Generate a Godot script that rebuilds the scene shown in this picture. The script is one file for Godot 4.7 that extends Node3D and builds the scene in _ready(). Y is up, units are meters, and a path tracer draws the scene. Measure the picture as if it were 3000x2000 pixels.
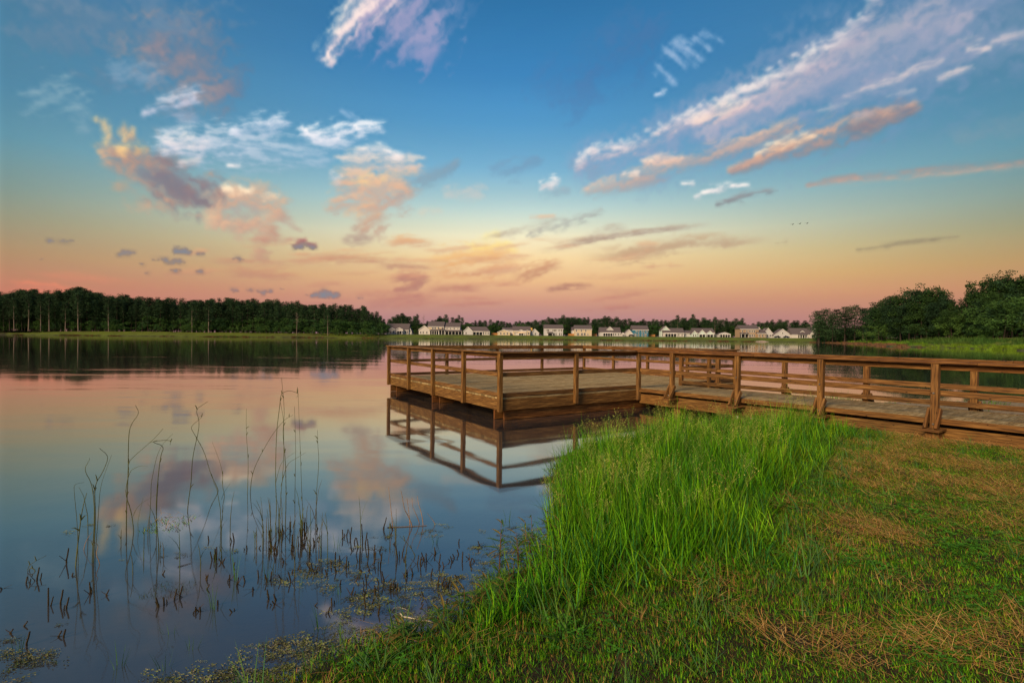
extends Node3D
# Dusk over a lake: timber fishing pier, tall bank grass, reeds, houses and pine woods on the far shore.
# Plan coordinates are Vector2(x, forward); the world is x right, y up, -z forward; the water lies at y = 0.

const F := 1507.0            # focal length of the photograph in its own pixels (3000 x 2000)
const PITCH := -0.0089
const ROLL := 0.0095
const EYE := 1.775           # metres above the water
const TH := 0.5785           # heading of the pier
const DECK := 0.491          # top of the planks above the water

var rng := RandomNumberGenerator.new()
var noise := FastNoiseLite.new()
var noise2 := FastNoiseLite.new()
var lake := PackedVector2Array()
var taken := {}
var M := {}

class MB:
	var v := PackedVector3Array()
	var n := PackedVector3Array()
	var uv := PackedVector2Array()
	var c := PackedColorArray()
	func quad(a: Vector3, b: Vector3, cc: Vector3, d: Vector3, hint: Vector3, col := Color.WHITE, ua := Vector2.ZERO, ub := Vector2.ZERO, uc := Vector2.ZERO, ud := Vector2.ZERO) -> void:
		var nn := -(b - a).cross(cc - a).normalized()
		if nn.dot((a + cc) * 0.5 - hint) < 0.0:
			quad(a, d, cc, b, hint, col, ua, ud, uc, ub)
			return
		v.append_array([a, b, cc, a, cc, d])
		n.append_array([nn, nn, nn, nn, nn, nn])
		uv.append_array([ua, ub, uc, ua, uc, ud])
		c.append_array([col, col, col, col, col, col])
	func tri(a: Vector3, b: Vector3, cc: Vector3, hint: Vector3, col := Color.WHITE, ua := Vector2.ZERO, ub := Vector2.ZERO, uc := Vector2.ZERO) -> void:
		var nn := -(b - a).cross(cc - a).normalized()
		if nn.dot((a + b + cc) / 3.0 - hint) < 0.0:
			nn = -nn
			v.append_array([a, cc, b])
			uv.append_array([ua, uc, ub])
		else:
			v.append_array([a, b, cc])
			uv.append_array([ua, ub, uc])
		n.append_array([nn, nn, nn])
		c.append_array([col, col, col])
	func box(lo: Vector3, hi: Vector3, col := Color.WHITE) -> void:
		var m := (lo + hi) * 0.5
		var p := []
		for i in 8:
			p.append(Vector3(hi.x if i & 1 else lo.x, hi.y if i & 2 else lo.y, hi.z if i & 4 else lo.z))
		for q in [[0, 1, 3, 2], [4, 5, 7, 6], [0, 1, 5, 4], [2, 3, 7, 6], [0, 2, 6, 4], [1, 3, 7, 5]]:
			quad(p[q[0]], p[q[1]], p[q[2]], p[q[3]], m, col)
	func flat(a: Vector3, b: Vector3, cc: Vector3, col: Color) -> void:
		v.append_array([a, b, cc])
		c.append_array([col, col, col])
	func mesh(mat: Material, normals := true, uvs := true) -> ArrayMesh:
		var arr := []
		arr.resize(Mesh.ARRAY_MAX)
		arr[Mesh.ARRAY_VERTEX] = v
		if normals and n.size() == v.size():
			arr[Mesh.ARRAY_NORMAL] = n
		if uvs and uv.size() == v.size():
			arr[Mesh.ARRAY_TEX_UV] = uv
		if c.size() == v.size():
			arr[Mesh.ARRAY_COLOR] = c
		var m := ArrayMesh.new()
		m.add_surface_from_arrays(Mesh.PRIMITIVE_TRIANGLES, arr)
		m.surface_set_material(0, mat)
		return m

func sstep(a: float, b: float, x: float) -> float:
	var t := clampf((x - a) / (b - a), 0.0, 1.0)
	return t * t * (3.0 - 2.0 * t)

func numbered(called: String) -> String:
	var k: int = taken.get(called, 0)
	taken[called] = k + 1
	return called if k == 0 else "%s_%03d" % [called, k]

func tag(o: Node3D, label: String, category := "", group := "", kind := "") -> Node3D:
	o.set_meta("label", label)
	if category: o.set_meta("category", category)
	if group: o.set_meta("group", group)
	if kind: o.set_meta("kind", kind)
	return o

func thing(called: String, at: Vector3, label: String, category: String, group := "") -> Node3D:
	var o := Node3D.new()
	o.name = numbered(called)
	add_child(o)
	o.position = at
	tag(o, label, category, group)
	return o

func part(called: String, m: Mesh, parent: Node3D, at := Vector3.ZERO) -> MeshInstance3D:
	var o := MeshInstance3D.new()
	o.name = called
	o.mesh = m
	parent.add_child(o, true)
	o.position = at
	return o

func solo(called: String, m: Mesh, at: Vector3, label: String, category: String, group := "") -> MeshInstance3D:
	var o := MeshInstance3D.new()
	o.name = numbered(called)
	o.mesh = m
	add_child(o)
	o.position = at
	tag(o, label, category, group)
	return o

func many(called: String, m: Mesh, where: Array, tints: Array, label: String, category: String) -> void:
	var mm := MultiMesh.new()
	mm.transform_format = MultiMesh.TRANSFORM_3D
	mm.use_colors = true
	mm.mesh = m
	mm.instance_count = where.size()
	for i in where.size():
		mm.set_instance_transform(i, where[i])
		mm.set_instance_color(i, tints[i])
	var o := MultiMeshInstance3D.new()
	o.name = numbered(called)
	o.multimesh = mm
	add_child(o)
	tag(o, label, category, "", "stuff")

# a photograph pixel gives a direction; the ground, the water or a known distance gives the place
func ray(px: float, py: float) -> Vector3:
	var du := px - 1500.0
	var dv := py - 1000.0
	var u := cos(ROLL) * du + sin(ROLL) * dv
	var w := -sin(ROLL) * du + cos(ROLL) * dv
	return Vector3(u, cos(PITCH) * -w + sin(PITCH) * F, -(sin(PITCH) * w + cos(PITCH) * F))

func on_level(px: float, py: float, h: float) -> Vector3:
	var d := ray(px, py)
	return Vector3(0, EYE, 0) + d * ((h - EYE) / d.y)

func at_depth(px: float, py: float, z: float) -> Vector3:
	var d := ray(px, py)
	return Vector3(0, EYE, 0) + d * (-z / d.z)

func plan(px: float, py: float, h: float) -> Vector2:
	var p := on_level(px, py, h)
	return Vector2(p.x, -p.z)

func shore(p: Vector2) -> float:   # metres inland; negative over the lake
	var best := 1e9
	var k := lake.size()
	for i in k:
		var q := Geometry2D.get_closest_point_to_segment(p, lake[i], lake[(i + 1) % k])
		best = minf(best, q.distance_squared_to(p))
	best = sqrt(best)
	return -best if Geometry2D.is_point_in_polygon(p, lake) else best

func height_of(p: Vector2, s: float) -> float:
	var r := p.length()
	var far := sstep(25.0, 110.0, r)
	if s >= 0.0:
		var near_h := 0.29 * (1.0 - exp(-s / 0.9)) + 0.02 * noise.get_noise_2d(p.x * 90.0, p.y * 90.0) * sstep(0.0, 0.6, s)
		var right := sstep(60.0, 100.0, p.x) * (1.0 - sstep(240.0, 300.0, p.y))
		var far_h := 0.4 * sstep(0.0, 1.5, s) + 2.5 * sstep(1.0, lerpf(24.0, 32.0, right), s) + 0.25 * noise.get_noise_2d(p.x * 2.0, p.y * 2.0) * sstep(2.0, 10.0, s)
		return lerpf(near_h, far_h, far)
	return maxf(-1.8, s * 0.14 - 0.015)

func ground(p: Vector2) -> float:
	return height_of(p, shore(p))

func mat(albedo: Color, rough := 0.9, vertex := false) -> StandardMaterial3D:
	var m := StandardMaterial3D.new()
	m.albedo_color = albedo.linear_to_srgb()
	m.roughness = rough
	m.vertex_color_use_as_albedo = vertex
	m.metallic_specular = 0.3
	return m

func tex(im: Image) -> ImageTexture:
	return ImageTexture.create_from_image(im)

# ---------------------------------------------------------------- sky
var sky_px := PackedFloat32Array()
var sky_x := PackedFloat32Array()
var sky_c := PackedFloat32Array()
var sky_t := PackedFloat32Array()
const SW := 1024
const SH := 1024

const MIDDLE := [[0.0, 150, 118, 132], [2.2, 186, 138, 136], [4.0, 210, 154, 130], [6.2, 234, 187, 138], [8.6, 246, 215, 162], [11.0, 238, 229, 194], [14.0, 186, 210, 206], [18.0, 122, 176, 206], [22.5, 84, 150, 196], [27.0, 62, 130, 184], [34.0, 46, 110, 160], [48.0, 34, 90, 142], [90.0, 30, 76, 128]]
const ASIDE := [[0.0, 168, 118, 116], [2.5, 184, 124, 108], [4.5, 186, 134, 106], [6.4, 174, 142, 108], [9.0, 150, 148, 124], [11.5, 126, 148, 142], [15.3, 96, 144, 162], [19.0, 82, 134, 162], [24.6, 74, 122, 152], [35.0, 58, 108, 150], [48.0, 36, 88, 138], [90.0, 30, 76, 128]]
func gradient_at(stops: Array, e: float) -> Color:
	for i in range(1, stops.size()):
		if e <= stops[i][0] or i == stops.size() - 1:
			var t := clampf((e - stops[i - 1][0]) / (stops[i][0] - stops[i - 1][0]), 0.0, 1.0)
			return Color(lerpf(stops[i - 1][1], stops[i][1], t), lerpf(stops[i - 1][2], stops[i][2], t), lerpf(stops[i - 1][3], stops[i][3], t)) / 255.0
	return Color.BLACK

# one cloud: a path of [x, y, radius] in photograph pixels, i.e. directions; ragged by noise stretched along `ang`
func cloud(path: Array, opac: float, lit: Array, dim: Array, o := {}) -> void:
	var ang: float = deg_to_rad(o.get("ang", 0.0))
	var sx: float = o.get("sx", 70.0)
	var sy: float = o.get("sy", 18.0)
	var amp: float = o.get("amp", 0.9)
	var soft: float = o.get("soft", 1.4)
	var ld: Vector2 = o.get("ld", Vector2(-0.4, 0.9))
	var fade: float = o.get("fade", 0.0)
	var lead: Vector2 = o.get("lead", Vector2.ZERO)   # the side with the crisper rim
	var pts := []
	var lo := Vector2(1e9, 1e9)
	var hi := -lo
	for q in path:
		var d := ray(q[0], q[1])
		var p := Vector2(d.x, d.y) * (F / -d.z)
		pts.append(Vector3(p.x, p.y, q[2] * 1.24))
		var g: float = q[2] * 1.9
		lo = lo.min(p - Vector2(g, g))
		hi = hi.max(p + Vector2(g, g))
	var i0 := clampi(int((atan(lo.x / F) / (PI / 2.0) + 0.5) * SW), 0, SW - 1)
	var i1 := clampi(int((atan(hi.x / F) / (PI / 2.0) + 0.5) * SW) + 1, 0, SW - 1)
	var cmin := minf(sky_c[i0], sky_c[i1])
	var j1 := clampi(int(atan(hi.y / F) / (PI / 2.0) * SH) + 1, 0, SH - 1)
	var j0 := clampi(int(atan(lo.y * cmin / F) / (PI / 2.0) * SH) - 1, 0, SH - 1)
	var seed_off: float = path[0][0] * 3.7 + path[0][1] * 1.3
	var ca := cos(ang)
	var sa := sin(ang)
	var tot: float = 0.0
	for k in range(1, pts.size()):
		tot += Vector2(pts[k].x - pts[k - 1].x, pts[k].y - pts[k - 1].y).length()
	for i in range(i0, i1 + 1):
		var X := sky_x[i]
		for j in range(j0, j1 + 1):
			var Y := sky_t[j] / sky_c[i]
			if Y < lo.y or Y > hi.y:
				continue
			var best := 1e9
			var off := Vector2.ZERO
			var rr := 1.0
			var along := 0.0
			var run := 0.0
			for k in range(maxi(1, pts.size() - 1)):
				var a: Vector3 = pts[k]
				var b: Vector3 = pts[mini(k + 1, pts.size() - 1)]
				var ab := Vector2(b.x - a.x, b.y - a.y)
				var ap := Vector2(X - a.x, Y - a.y)
				var l2 := ab.length_squared()
				var t := clampf(ap.dot(ab) / maxf(l2, 1e-6), 0.0, 1.0)
				var r := lerpf(a.z, b.z, t)
				var dv := ap - ab * t
				var dn := dv.length() / r
				if dn < best:
					best = dn
					off = dv / r
					rr = r
					along = (run + t * sqrt(l2)) / maxf(tot, 1.0)
				run += sqrt(l2)
			if best > 1.9:
				continue
			var wx := noise2.get_noise_2d(X * 0.5 + 700.0, Y * 0.5) * 0.55 + noise2.get_noise_2d(X * 1.6, Y * 1.6 + 300.0) * 0.2
			var wy := noise2.get_noise_2d(X * 0.5, Y * 0.5 + 900.0) * 0.9 + noise2.get_noise_2d(X * 1.6 + 500.0, Y * 1.6) * 0.35
			var u := (X * ca + Y * sa) / sx + wx
			var w := (-X * sa + Y * ca) / sy + wy
			var nz := noise.get_noise_2d(u * 50.0 + seed_off, w * 50.0) * 1.7
			var fine := noise2.get_noise_2d(u * 130.0 + seed_off, w * 130.0)
			if lead != Vector2.ZERO:
				best *= lerpf(0.8, 1.55, clampf(0.5 + 0.9 * off.dot(lead), 0.0, 1.0))
			var x := 1.0 - best + amp * (0.74 * nz + 0.26 * fine) + 0.3
			if x <= 0.0:
				continue
			var al := (1.0 - exp(-2.3 * pow(x / soft, 1.7))) * opac * (1.0 - fade * along) * clampf(0.92 + 0.22 * fine + 0.4 * nz, 0.3, 1.1)
			if sx >= 80.0 and pts.size() > 1 and path[0][1] > 600:
				al *= sstep(-0.02, 0.3, along) * sstep(-0.02, 0.3, 1.0 - along)
			al = minf(al, 1.0)
			var t2 := clampf(0.5 + 0.6 * off.dot(ld) + 0.3 * nz + 0.18 * fine, 0.0, 1.0)
			var at := (j * SW + i) * 3
			sky_px[at] = lerpf(sky_px[at], lerpf(dim[0], lit[0], t2) / 255.0, al)
			sky_px[at + 1] = lerpf(sky_px[at + 1], lerpf(dim[1], lit[1], t2) / 255.0, al)
			sky_px[at + 2] = lerpf(sky_px[at + 2], lerpf(dim[2], lit[2], t2) / 255.0, al)

func make_sky() -> ImageTexture:
	var small := Image.create(128, 256, false, Image.FORMAT_RGBF)
	for i in 128:
		var az := (i + 0.5) / 128.0 * 90.0 - 45.0
		var k := pow(absf(az - 1.0) / 46.0, 1.5)
		for j in 256:
			var el := (j + 0.5) / 256.0 * 90.0
			var c := gradient_at(MIDDLE, el).lerp(gradient_at(ASIDE, el), k)
			var gold := clampf((az - 8.0) / 25.0, 0.0, 1.0) * exp(-pow((el - 6.5) / 3.2, 2.0))
			var wv := 1.0 + noise.get_noise_2d(az * 1.2, el * 9.0) * 0.03
			var warm := clampf((-az - 15.0) / 30.0, 0.0, 1.0) * exp(-pow((el - 2.6) / 1.8, 2.0))
			small.set_pixel(i, j, Color(c.r * wv + 0.03 * warm + 0.03 * gold, c.g * wv - 0.015 * warm + 0.025 * gold, c.b * wv - 0.02 * warm - 0.02 * gold))
	small.resize(SW, SH, Image.INTERPOLATE_CUBIC)
	sky_px = small.get_data().to_float32_array()
	sky_x.resize(SW)
	sky_c.resize(SW)
	sky_t.resize(SH)
	for i in SW:
		var az := ((i + 0.5) / SW - 0.5) * PI / 2.0
		sky_x[i] = F * tan(az)
		sky_c[i] = cos(az)
	for j in SH:
		sky_t[j] = F * tan((j + 0.5) / SH * PI / 2.0)
	var W := [255, 238, 226]
	var PINK := [214, 186, 196]
	var PEACH := [232, 180, 146]
	var CREAM := [255, 222, 178]
	var MAUVE := [142, 138, 166]
	var GREY := [118, 114, 128]
	var DARK := [92, 90, 112]
	# veils first
	cloud([[150, 20, 100], [330, 60, 120], [560, 100, 100]], 0.55, [130, 146, 166], [104, 126, 150], {"ang": -20, "sx": 160, "sy": 50})
	cloud([[1640, 260, 60], [1760, 190, 70], [1880, 90, 60]], 0.3, [96, 118, 162], [84, 104, 150], {"ang": 40, "sx": 120, "sy": 40})
	cloud([[1750, 490, 60], [1960, 440, 90], [2240, 330, 120], [2560, 190, 150], [2860, 60, 170]], 0.55, [160, 164, 192], [128, 148, 184], {"ang": 24, "sx": 260, "sy": 60, "amp": 0.6, "soft": 1.2})
	cloud([[2100, 380, 40], [2330, 270, 50], [2560, 150, 60], [2760, 80, 70]], 0.5, [222, 196, 200], [176, 168, 190], {"ang": 27, "sx": 220, "sy": 30, "amp": 1.0, "soft": 1.1})
	cloud([[2540, 240, 60], [2800, 130, 90], [2980, 90, 80]], 0.3, [180, 176, 196], [140, 156, 182], {"ang": 22, "sx": 220, "sy": 40, "soft": 1.2})
	cloud([[2820, 395, 26], [3010, 370, 34]], 0.22, [150, 160, 170], [150, 150, 160], {"ang": 6, "sx": 200, "sy": 30})
	# top centre cloud
	cloud([[1180, 20, 90], [1230, 110, 70], [1140, 60, 80]], 0.62, [206, 178, 204], [156, 150, 192], {"ang": 52, "sx": 110, "sy": 26, "amp": 1.1, "soft": 1.0})
	cloud([[1300, 0, 60], [1270, 120, 40]], 0.3, [176, 166, 200], [140, 150, 192], {"ang": 60, "sx": 110, "sy": 26})
	cloud([[1110, -20, 56], [1040, 50, 44], [1000, 95, 30], [955, 150, 24], [970, 180, 12]], 0.95, W, [222, 190, 206], {"ang": 48, "sx": 50, "sy": 16, "amp": 0.8})
	# upper left
	cloud([[450, 140, 70], [560, 190, 95], [630, 260, 60]], 0.78, [168, 148, 148], [120, 116, 138], {"ang": 20, "sx": 90, "sy": 40, "ld": Vector2(-0.9, 0.2)})
	cloud([[345, 215, 30], [440, 215, 34]], 0.5, [160, 176, 194], [138, 160, 186], {"ang": 14, "sx": 70, "sy": 14})
	cloud([[425, 328, 10], [480, 308, 22], [560, 285, 26]], 0.85, [226, 222, 230], [176, 180, 204], {"ang": 14, "sx": 70, "sy": 10})
	cloud([[520, 350, 12], [570, 345, 10]], 0.4, [190, 190, 210], [170, 176, 200], {"ang": 10})
	cloud([[105, 300, 34], [170, 270, 40], [220, 300, 34]], 0.5, [164, 186, 194], [126, 164, 182], {"ang": 8, "sx": 50, "sy": 12, "amp": 1.2})
	cloud([[230, 330, 22], [245, 380, 18]], 0.4, [164, 186, 194], [136, 164, 182], {})
	# the sunlit cloud on the left
	cloud([[340, 455, 40], [420, 490, 62], [510, 550, 66], [590, 570, 44], [640, 578, 22]], 0.92, [212, 164, 136], [118, 114, 128], {"ang": -24, "sx": 80, "sy": 26, "ld": Vector2(-1.1, 0.25), "amp": 0.8})
	cloud([[480, 520, 50], [570, 565, 46], [630, 575, 26]], 0.75, [134, 122, 132], [108, 108, 126], {"ang": -24, "sx": 90, "sy": 26})
	cloud([[352, 432, 14], [366, 440, 16]], 0.85, [255, 216, 150], [246, 190, 132], {"sx": 30, "sy": 18})
	cloud([[408, 436, 14], [424, 438, 13]], 0.7, [252, 200, 128], [226, 166, 122], {"sx": 30, "sy": 18})
	cloud([[282, 350, 10], [306, 364, 14], [318, 392, 14], [306, 420, 10]], 0.85, [255, 218, 156], [240, 186, 136], {"ang": 70, "sx": 30, "sy": 16, "amp": 0.5})
	cloud([[296, 440, 14], [300, 452, 10]], 0.7, [240, 190, 140], [220, 170, 140], {"sx": 14, "sy": 10})
	cloud([[362, 372, 16], [378, 392, 17], [370, 410, 10]], 0.92, [250, 206, 148], [220, 166, 126], {"ang": 80, "sx": 26, "sy": 16, "amp": 0.6})
	cloud([[350, 546, 18], [366, 545, 12]], 0.4, [200, 160, 130], [190, 150, 130], {})
	# the rippled white sheet
	cloud([[485, 412, 30], [560, 420, 46], [680, 430, 50], [800, 440, 44], [930, 455, 30]], 0.8, [236, 232, 238], [176, 190, 214], {"ang": -4, "sx": 60, "sy": 9, "amp": 0.9, "fade": 0.45})
	cloud([[500, 420, 26], [570, 425, 34]], 0.85, [250, 238, 232], [214, 206, 220], {"ang": 12, "sx": 34, "sy": 8, "amp": 1.0})
	cloud([[690, 385, 18], [760, 366, 24], [826, 360, 18]], 0.8, [242, 240, 246], [190, 200, 222], {"ang": 12, "sx": 50, "sy": 9, "amp": 1.0})
	cloud([[530, 478, 10], [580, 476, 10]], 0.6, [250, 226, 214], [220, 200, 204], {"sx": 50, "sy": 8})
	cloud([[670, 486, 6], [698, 483, 6]], 0.9, [255, 246, 240], [230, 220, 224], {"sx": 30, "sy": 8, "amp": 0.4})
	cloud([[890, 388, 14], [960, 398, 22], [1030, 378, 22], [1110, 376, 14]], 0.95, [255, 250, 250], [206, 212, 228], {"ang": 12, "sx": 50, "sy": 10, "amp": 1.1})
	cloud([[930, 410, 12], [1010, 420, 14], [1060, 400, 10]], 0.7, [246, 240, 244], [200, 208, 226], {"ang": -6, "sx": 60, "sy": 8, "amp": 1.1})
	cloud([[1000, 325, 6], [1046, 350, 8]], 0.5, [180, 200, 226], [160, 190, 222], {"ang": -32, "sx": 50, "sy": 8})
	# the cascade
	cloud([[1180, 545, 26], [1250, 512, 24], [1330, 478, 14]], 0.5, [150, 158, 168], [120, 138, 156], {"ang": 24, "sx": 90, "sy": 18})
	cloud([[1030, 480, 30], [1110, 480, 36], [1210, 482, 22]], 0.8, [246, 222, 206], [214, 182, 170], {"ang": 4, "sx": 80, "sy": 12, "amp": 1.0})
	cloud([[1050, 440, 12], [1110, 438, 17], [1172, 458, 10]], 0.95, [255, 246, 240], [232, 214, 212], {"ang": -14, "sx": 60, "sy": 12, "amp": 0.6})
	cloud([[1010, 535, 30], [1080, 540, 44], [1170, 545, 36]], 0.85, [242, 196, 160], [196, 152, 136], {"ang": 4, "sx": 70, "sy": 18, "amp": 0.9})
	cloud([[980, 598, 22], [1080, 590, 44], [1160, 580, 34]], 0.8, [234, 184, 150], [188, 148, 136], {"ang": 6, "sx": 80, "sy": 18, "amp": 0.9})
	cloud([[1130, 610, 40], [1080, 645, 42], [1030, 672, 24]], 0.85, [236, 184, 144], [178, 142, 130], {"ang": 30, "sx": 80, "sy": 22, "amp": 0.8})
	cloud([[990, 698, 12], [1050, 694, 22], [1100, 690, 14]], 0.75, [178, 142, 128], [150, 126, 126], {"sx": 80, "sy": 14})
	cloud([[970, 512, 12], [985, 525, 12]], 0.7, [240, 226, 220], [206, 196, 200], {"sx": 16, "sy": 10})
	cloud([[1060, 525, 18], [1120, 525, 14]], 0.6, [255, 216, 150], [240, 196, 150], {"sx": 50, "sy": 12})
	# the ring cloud
	cloud([[640, 640, 32], [652, 592, 36], [695, 570, 34], [760, 584, 42], [806, 618, 36], [790, 655, 32], [720, 662, 26], [660, 660, 26]], 0.93, [228, 184, 150], [184, 148, 136], {"sx": 44, "sy": 24, "amp": 0.7, "ld": Vector2(-0.7, 0.6)})
	cloud([[705, 622, 36], [725, 625, 36]], 0.62, [176, 168, 164], [178, 146, 134], {"sx": 20, "sy": 12, "amp": 1.0})
	cloud([[655, 552, 11], [690, 556, 15], [738, 564, 12]], 0.95, [255, 234, 200], [240, 200, 168], {"sx": 24, "sy": 12, "amp": 0.8})
	cloud([[780, 578, 12], [812, 582, 8]], 0.8, [250, 214, 176], [226, 180, 150], {"sx": 24, "sy": 12})
	cloud([[830, 640, 12], [880, 676, 5]], 0.5, [190, 156, 140], [180, 150, 140], {"ang": -24, "sx": 60, "sy": 8})
	cloud([[800, 670, 20], [775, 705, 26], [760, 745, 20]], 0.7, [206, 158, 132], [178, 134, 122], {"ang": -8, "sx": 60, "sy": 12})
	cloud([[715, 703, 8], [800, 702, 12], [885, 698, 6]], 0.7, [206, 150, 128], [180, 134, 122], {"sx": 90, "sy": 9})
	# streaks low over the horizon
	cloud([[600, 762, 8], [700, 766, 10], [860, 768, 6]], 0.5, [202, 138, 114], [176, 124, 118], {"sx": 140, "sy": 8})
	cloud([[890, 757, 5], [1010, 758, 8], [1160, 766, 6]], 0.6, [196, 142, 112], [170, 124, 112], {"sx": 140, "sy": 8})
	cloud([[640, 795, 12], [720, 800, 12], [900, 812, 6]], 0.5, [196, 134, 114], [172, 118, 112], {"sx": 140, "sy": 9})
	cloud([[1120, 710, 10], [1190, 704, 15], [1290, 712, 5]], 0.75, [232, 172, 122], [196, 146, 122], {"ang": 4, "sx": 110, "sy": 10})
	cloud([[1230, 790, 24], [1350, 760, 34], [1480, 755, 36], [1540, 770, 18]], 0.62, [240, 180, 112], [206, 142, 108], {"ang": 6, "sx": 120, "sy": 12, "amp": 1.0})
	cloud([[1390, 722, 18], [1460, 716, 26], [1500, 726, 14]], 0.7, [255, 232, 150], [246, 206, 130], {"ang": 8, "sx": 70, "sy": 14})
	cloud([[1090, 776, 5], [1180, 780, 9], [1290, 790, 6]], 0.7, [186, 134, 112], [164, 116, 112], {"sx": 110, "sy": 8})
	cloud([[1170, 812, 10], [1240, 812, 16], [1210, 840, 16], [1160, 850, 6]], 0.65, [178, 118, 108], [156, 106, 108], {"ang": 12, "sx": 60, "sy": 10, "amp": 1.1})
	cloud([[1240, 852, 14], [1330, 840, 16], [1420, 845, 10]], 0.5, [186, 122, 106], [164, 108, 106], {"ang": 6, "sx": 90, "sy": 9})
	cloud([[1050, 890, 12], [1180, 870, 14], [1300, 880, 8]], 0.4, [176, 110, 108], [164, 104, 108], {"ang": 4, "sx": 110, "sy": 9})
	cloud([[1400, 700, 5], [1500, 682, 10], [1600, 648, 10], [1660, 630, 4]], 0.6, [186, 168, 146], [158, 144, 136], {"ang": 18, "sx": 90, "sy": 9})
	cloud([[1545, 690, 6], [1650, 655, 13], [1760, 620, 8]], 0.5, [170, 166, 160], [146, 148, 148], {"ang": 17, "sx": 24, "sy": 7, "amp": 1.2})
	cloud([[1555, 636, 5], [1620, 632, 6]], 0.7, [232, 196, 164], [206, 180, 160], {"sx": 60, "sy": 8})
	cloud([[1560, 740, 6], [1710, 705, 10], [1900, 676, 7], [2095, 656, 4]], 0.75, [170, 140, 122], [146, 122, 118], {"ang": 10, "sx": 120, "sy": 8, "amp": 0.7})
	cloud([[1710, 695, 8], [1790, 672, 14], [1850, 665, 6]], 0.5, [178, 158, 140], [156, 140, 134], {"ang": 16, "sx": 90, "sy": 10})
	cloud([[1690, 760, 14], [1850, 738, 26], [2010, 712, 20], [2280, 698, 6]], 0.62, [190, 154, 122], [160, 124, 110], {"ang": 8, "sx": 130, "sy": 12, "amp": 0.9})
	cloud([[1490, 815, 12], [1580, 790, 18], [1660, 764, 12]], 0.62, [196, 132, 102], [164, 108, 98], {"ang": 20, "sx": 80, "sy": 10})
	cloud([[1585, 848, 4], [1660, 838, 10], [1750, 838, 4]], 0.75, [162, 110, 100], [144, 96, 98], {"ang": 3, "sx": 80, "sy": 7})
	cloud([[0, 840, 18], [140, 850, 20], [300, 862, 12]], 0.55, [246, 138, 106], [226, 124, 108], {"ang": -4, "sx": 160, "sy": 9})
	cloud([[60, 800, 8], [240, 815, 12], [420, 830, 8]], 0.35, [232, 140, 108], [216, 130, 110], {"ang": -4, "sx": 160, "sy": 9})
	# a scatter of thin streaks through the glow
	var sr := RandomNumberGenerator.new()
	sr.seed = 3131
	for k in 46:
		var px := sr.randf_range(520, 2050)
		var py := sr.randf_range(700, 905)
		var ln := sr.randf_range(40, 130)
		var th := sr.randf_range(4, 11)
		var up := sr.randf_range(-0.02, 0.16) * ln
		var low := clampf((py - 700.0) / 200.0, 0.0, 1.0)
		cloud([[px - ln, py + up, th * 0.5], [px, py, th], [px + ln, py - up, th * 0.5]], sr.randf_range(0.25, 0.55), [lerpf(232, 196, low), lerpf(176, 126, low), lerpf(128, 112, low)], [lerpf(196, 166, low), lerpf(146, 106, low), lerpf(122, 108, low)], {"ang": rad_to_deg(atan2(up, ln)), "sx": 100, "sy": 9, "amp": 1.0})
	# small dark puffs
	for q in [[145, 707, 15, 4], [194, 706, 21, 5], [362, 744, 15, 9], [388, 741, 10, 4], [534, 738, 30, 10], [588, 745, 14, 5], [510, 769, 34, 8], [456, 761, 13, 5], [480, 760, 10, 4], [697, 760, 18, 5], [514, 792, 18, 5], [584, 794, 8, 6], [412, 773, 7, 3], [955, 866, 40, 9], [905, 866, 14, 3], [775, 857, 24, 6], [730, 852, 14, 4], [690, 853, 10, 5], [826, 847, 5, 2], [1056, 874, 8, 2], [120, 759, 6, 2], [430, 800, 8, 2]]:
		var n := maxi(2, int(q[2] / 5.0))
		for e in n:
			var f := (e + 0.5) / n * 2.0 - 1.0
			var rr: float = q[3] * (1.15 - 0.7 * absf(f)) * sr.randf_range(0.6, 1.1)
			cloud([[q[0] + f * q[2] - 2.0, q[1] - rr * 0.5 + sr.randf_range(-1, 1), rr], [q[0] + f * q[2] + 3.0, q[1] - rr * 0.3, rr * 0.8]], 0.62, [110, 100, 114], [72, 72, 92], {"sx": 12, "sy": 7, "amp": 1.1, "soft": 0.8})
	cloud([[862, 720, 8], [888, 714, 12], [918, 720, 8]], 0.9, [170, 112, 110], [72, 70, 90], {"sx": 18, "sy": 9, "amp": 0.9, "soft": 0.9, "ld": Vector2(0, 1.0)})
	# right-hand bands
	cloud([[1590, 545, 12], [1625, 535, 16]], 0.9, [255, 244, 238], [206, 200, 206], {"ang": 14, "sx": 28, "sy": 10})
	cloud([[1600, 560, 14], [1660, 560, 10]], 0.4, [150, 164, 176], [136, 156, 174], {"sx": 50, "sy": 12})
	cloud([[1450, 500, 16], [1520, 492, 26], [1570, 470, 14]], 0.4, [120, 146, 174], [108, 136, 166], {"ang": 14, "sx": 80, "sy": 16})
	cloud([[1320, 560, 16], [1400, 562, 18]], 0.4, [236, 206, 190], [220, 196, 186], {"ang": -8, "sx": 60, "sy": 12})
	cloud([[1240, 622, 12], [1290, 615, 10]], 0.3, [236, 206, 180], [220, 196, 176], {})
	cloud([[1725, 562, 14], [1800, 540, 20], [1880, 512, 24], [1990, 484, 24], [2140, 430, 24], [2330, 362, 16]], 0.82, [236, 192, 166], [172, 146, 146], {"ang": 18, "sx": 110, "sy": 16, "amp": 0.8})
	cloud([[1830, 512, 7], [1862, 506, 9]], 0.8, [255, 232, 216], [230, 196, 176], {"ang": 12, "sx": 24, "sy": 8})
	cloud([[1890, 478, 12], [1940, 466, 18], [1995, 462, 10]], 0.9, [255, 220, 196], [222, 178, 160], {"ang": 10, "sx": 50, "sy": 12, "amp": 0.7})
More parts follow.
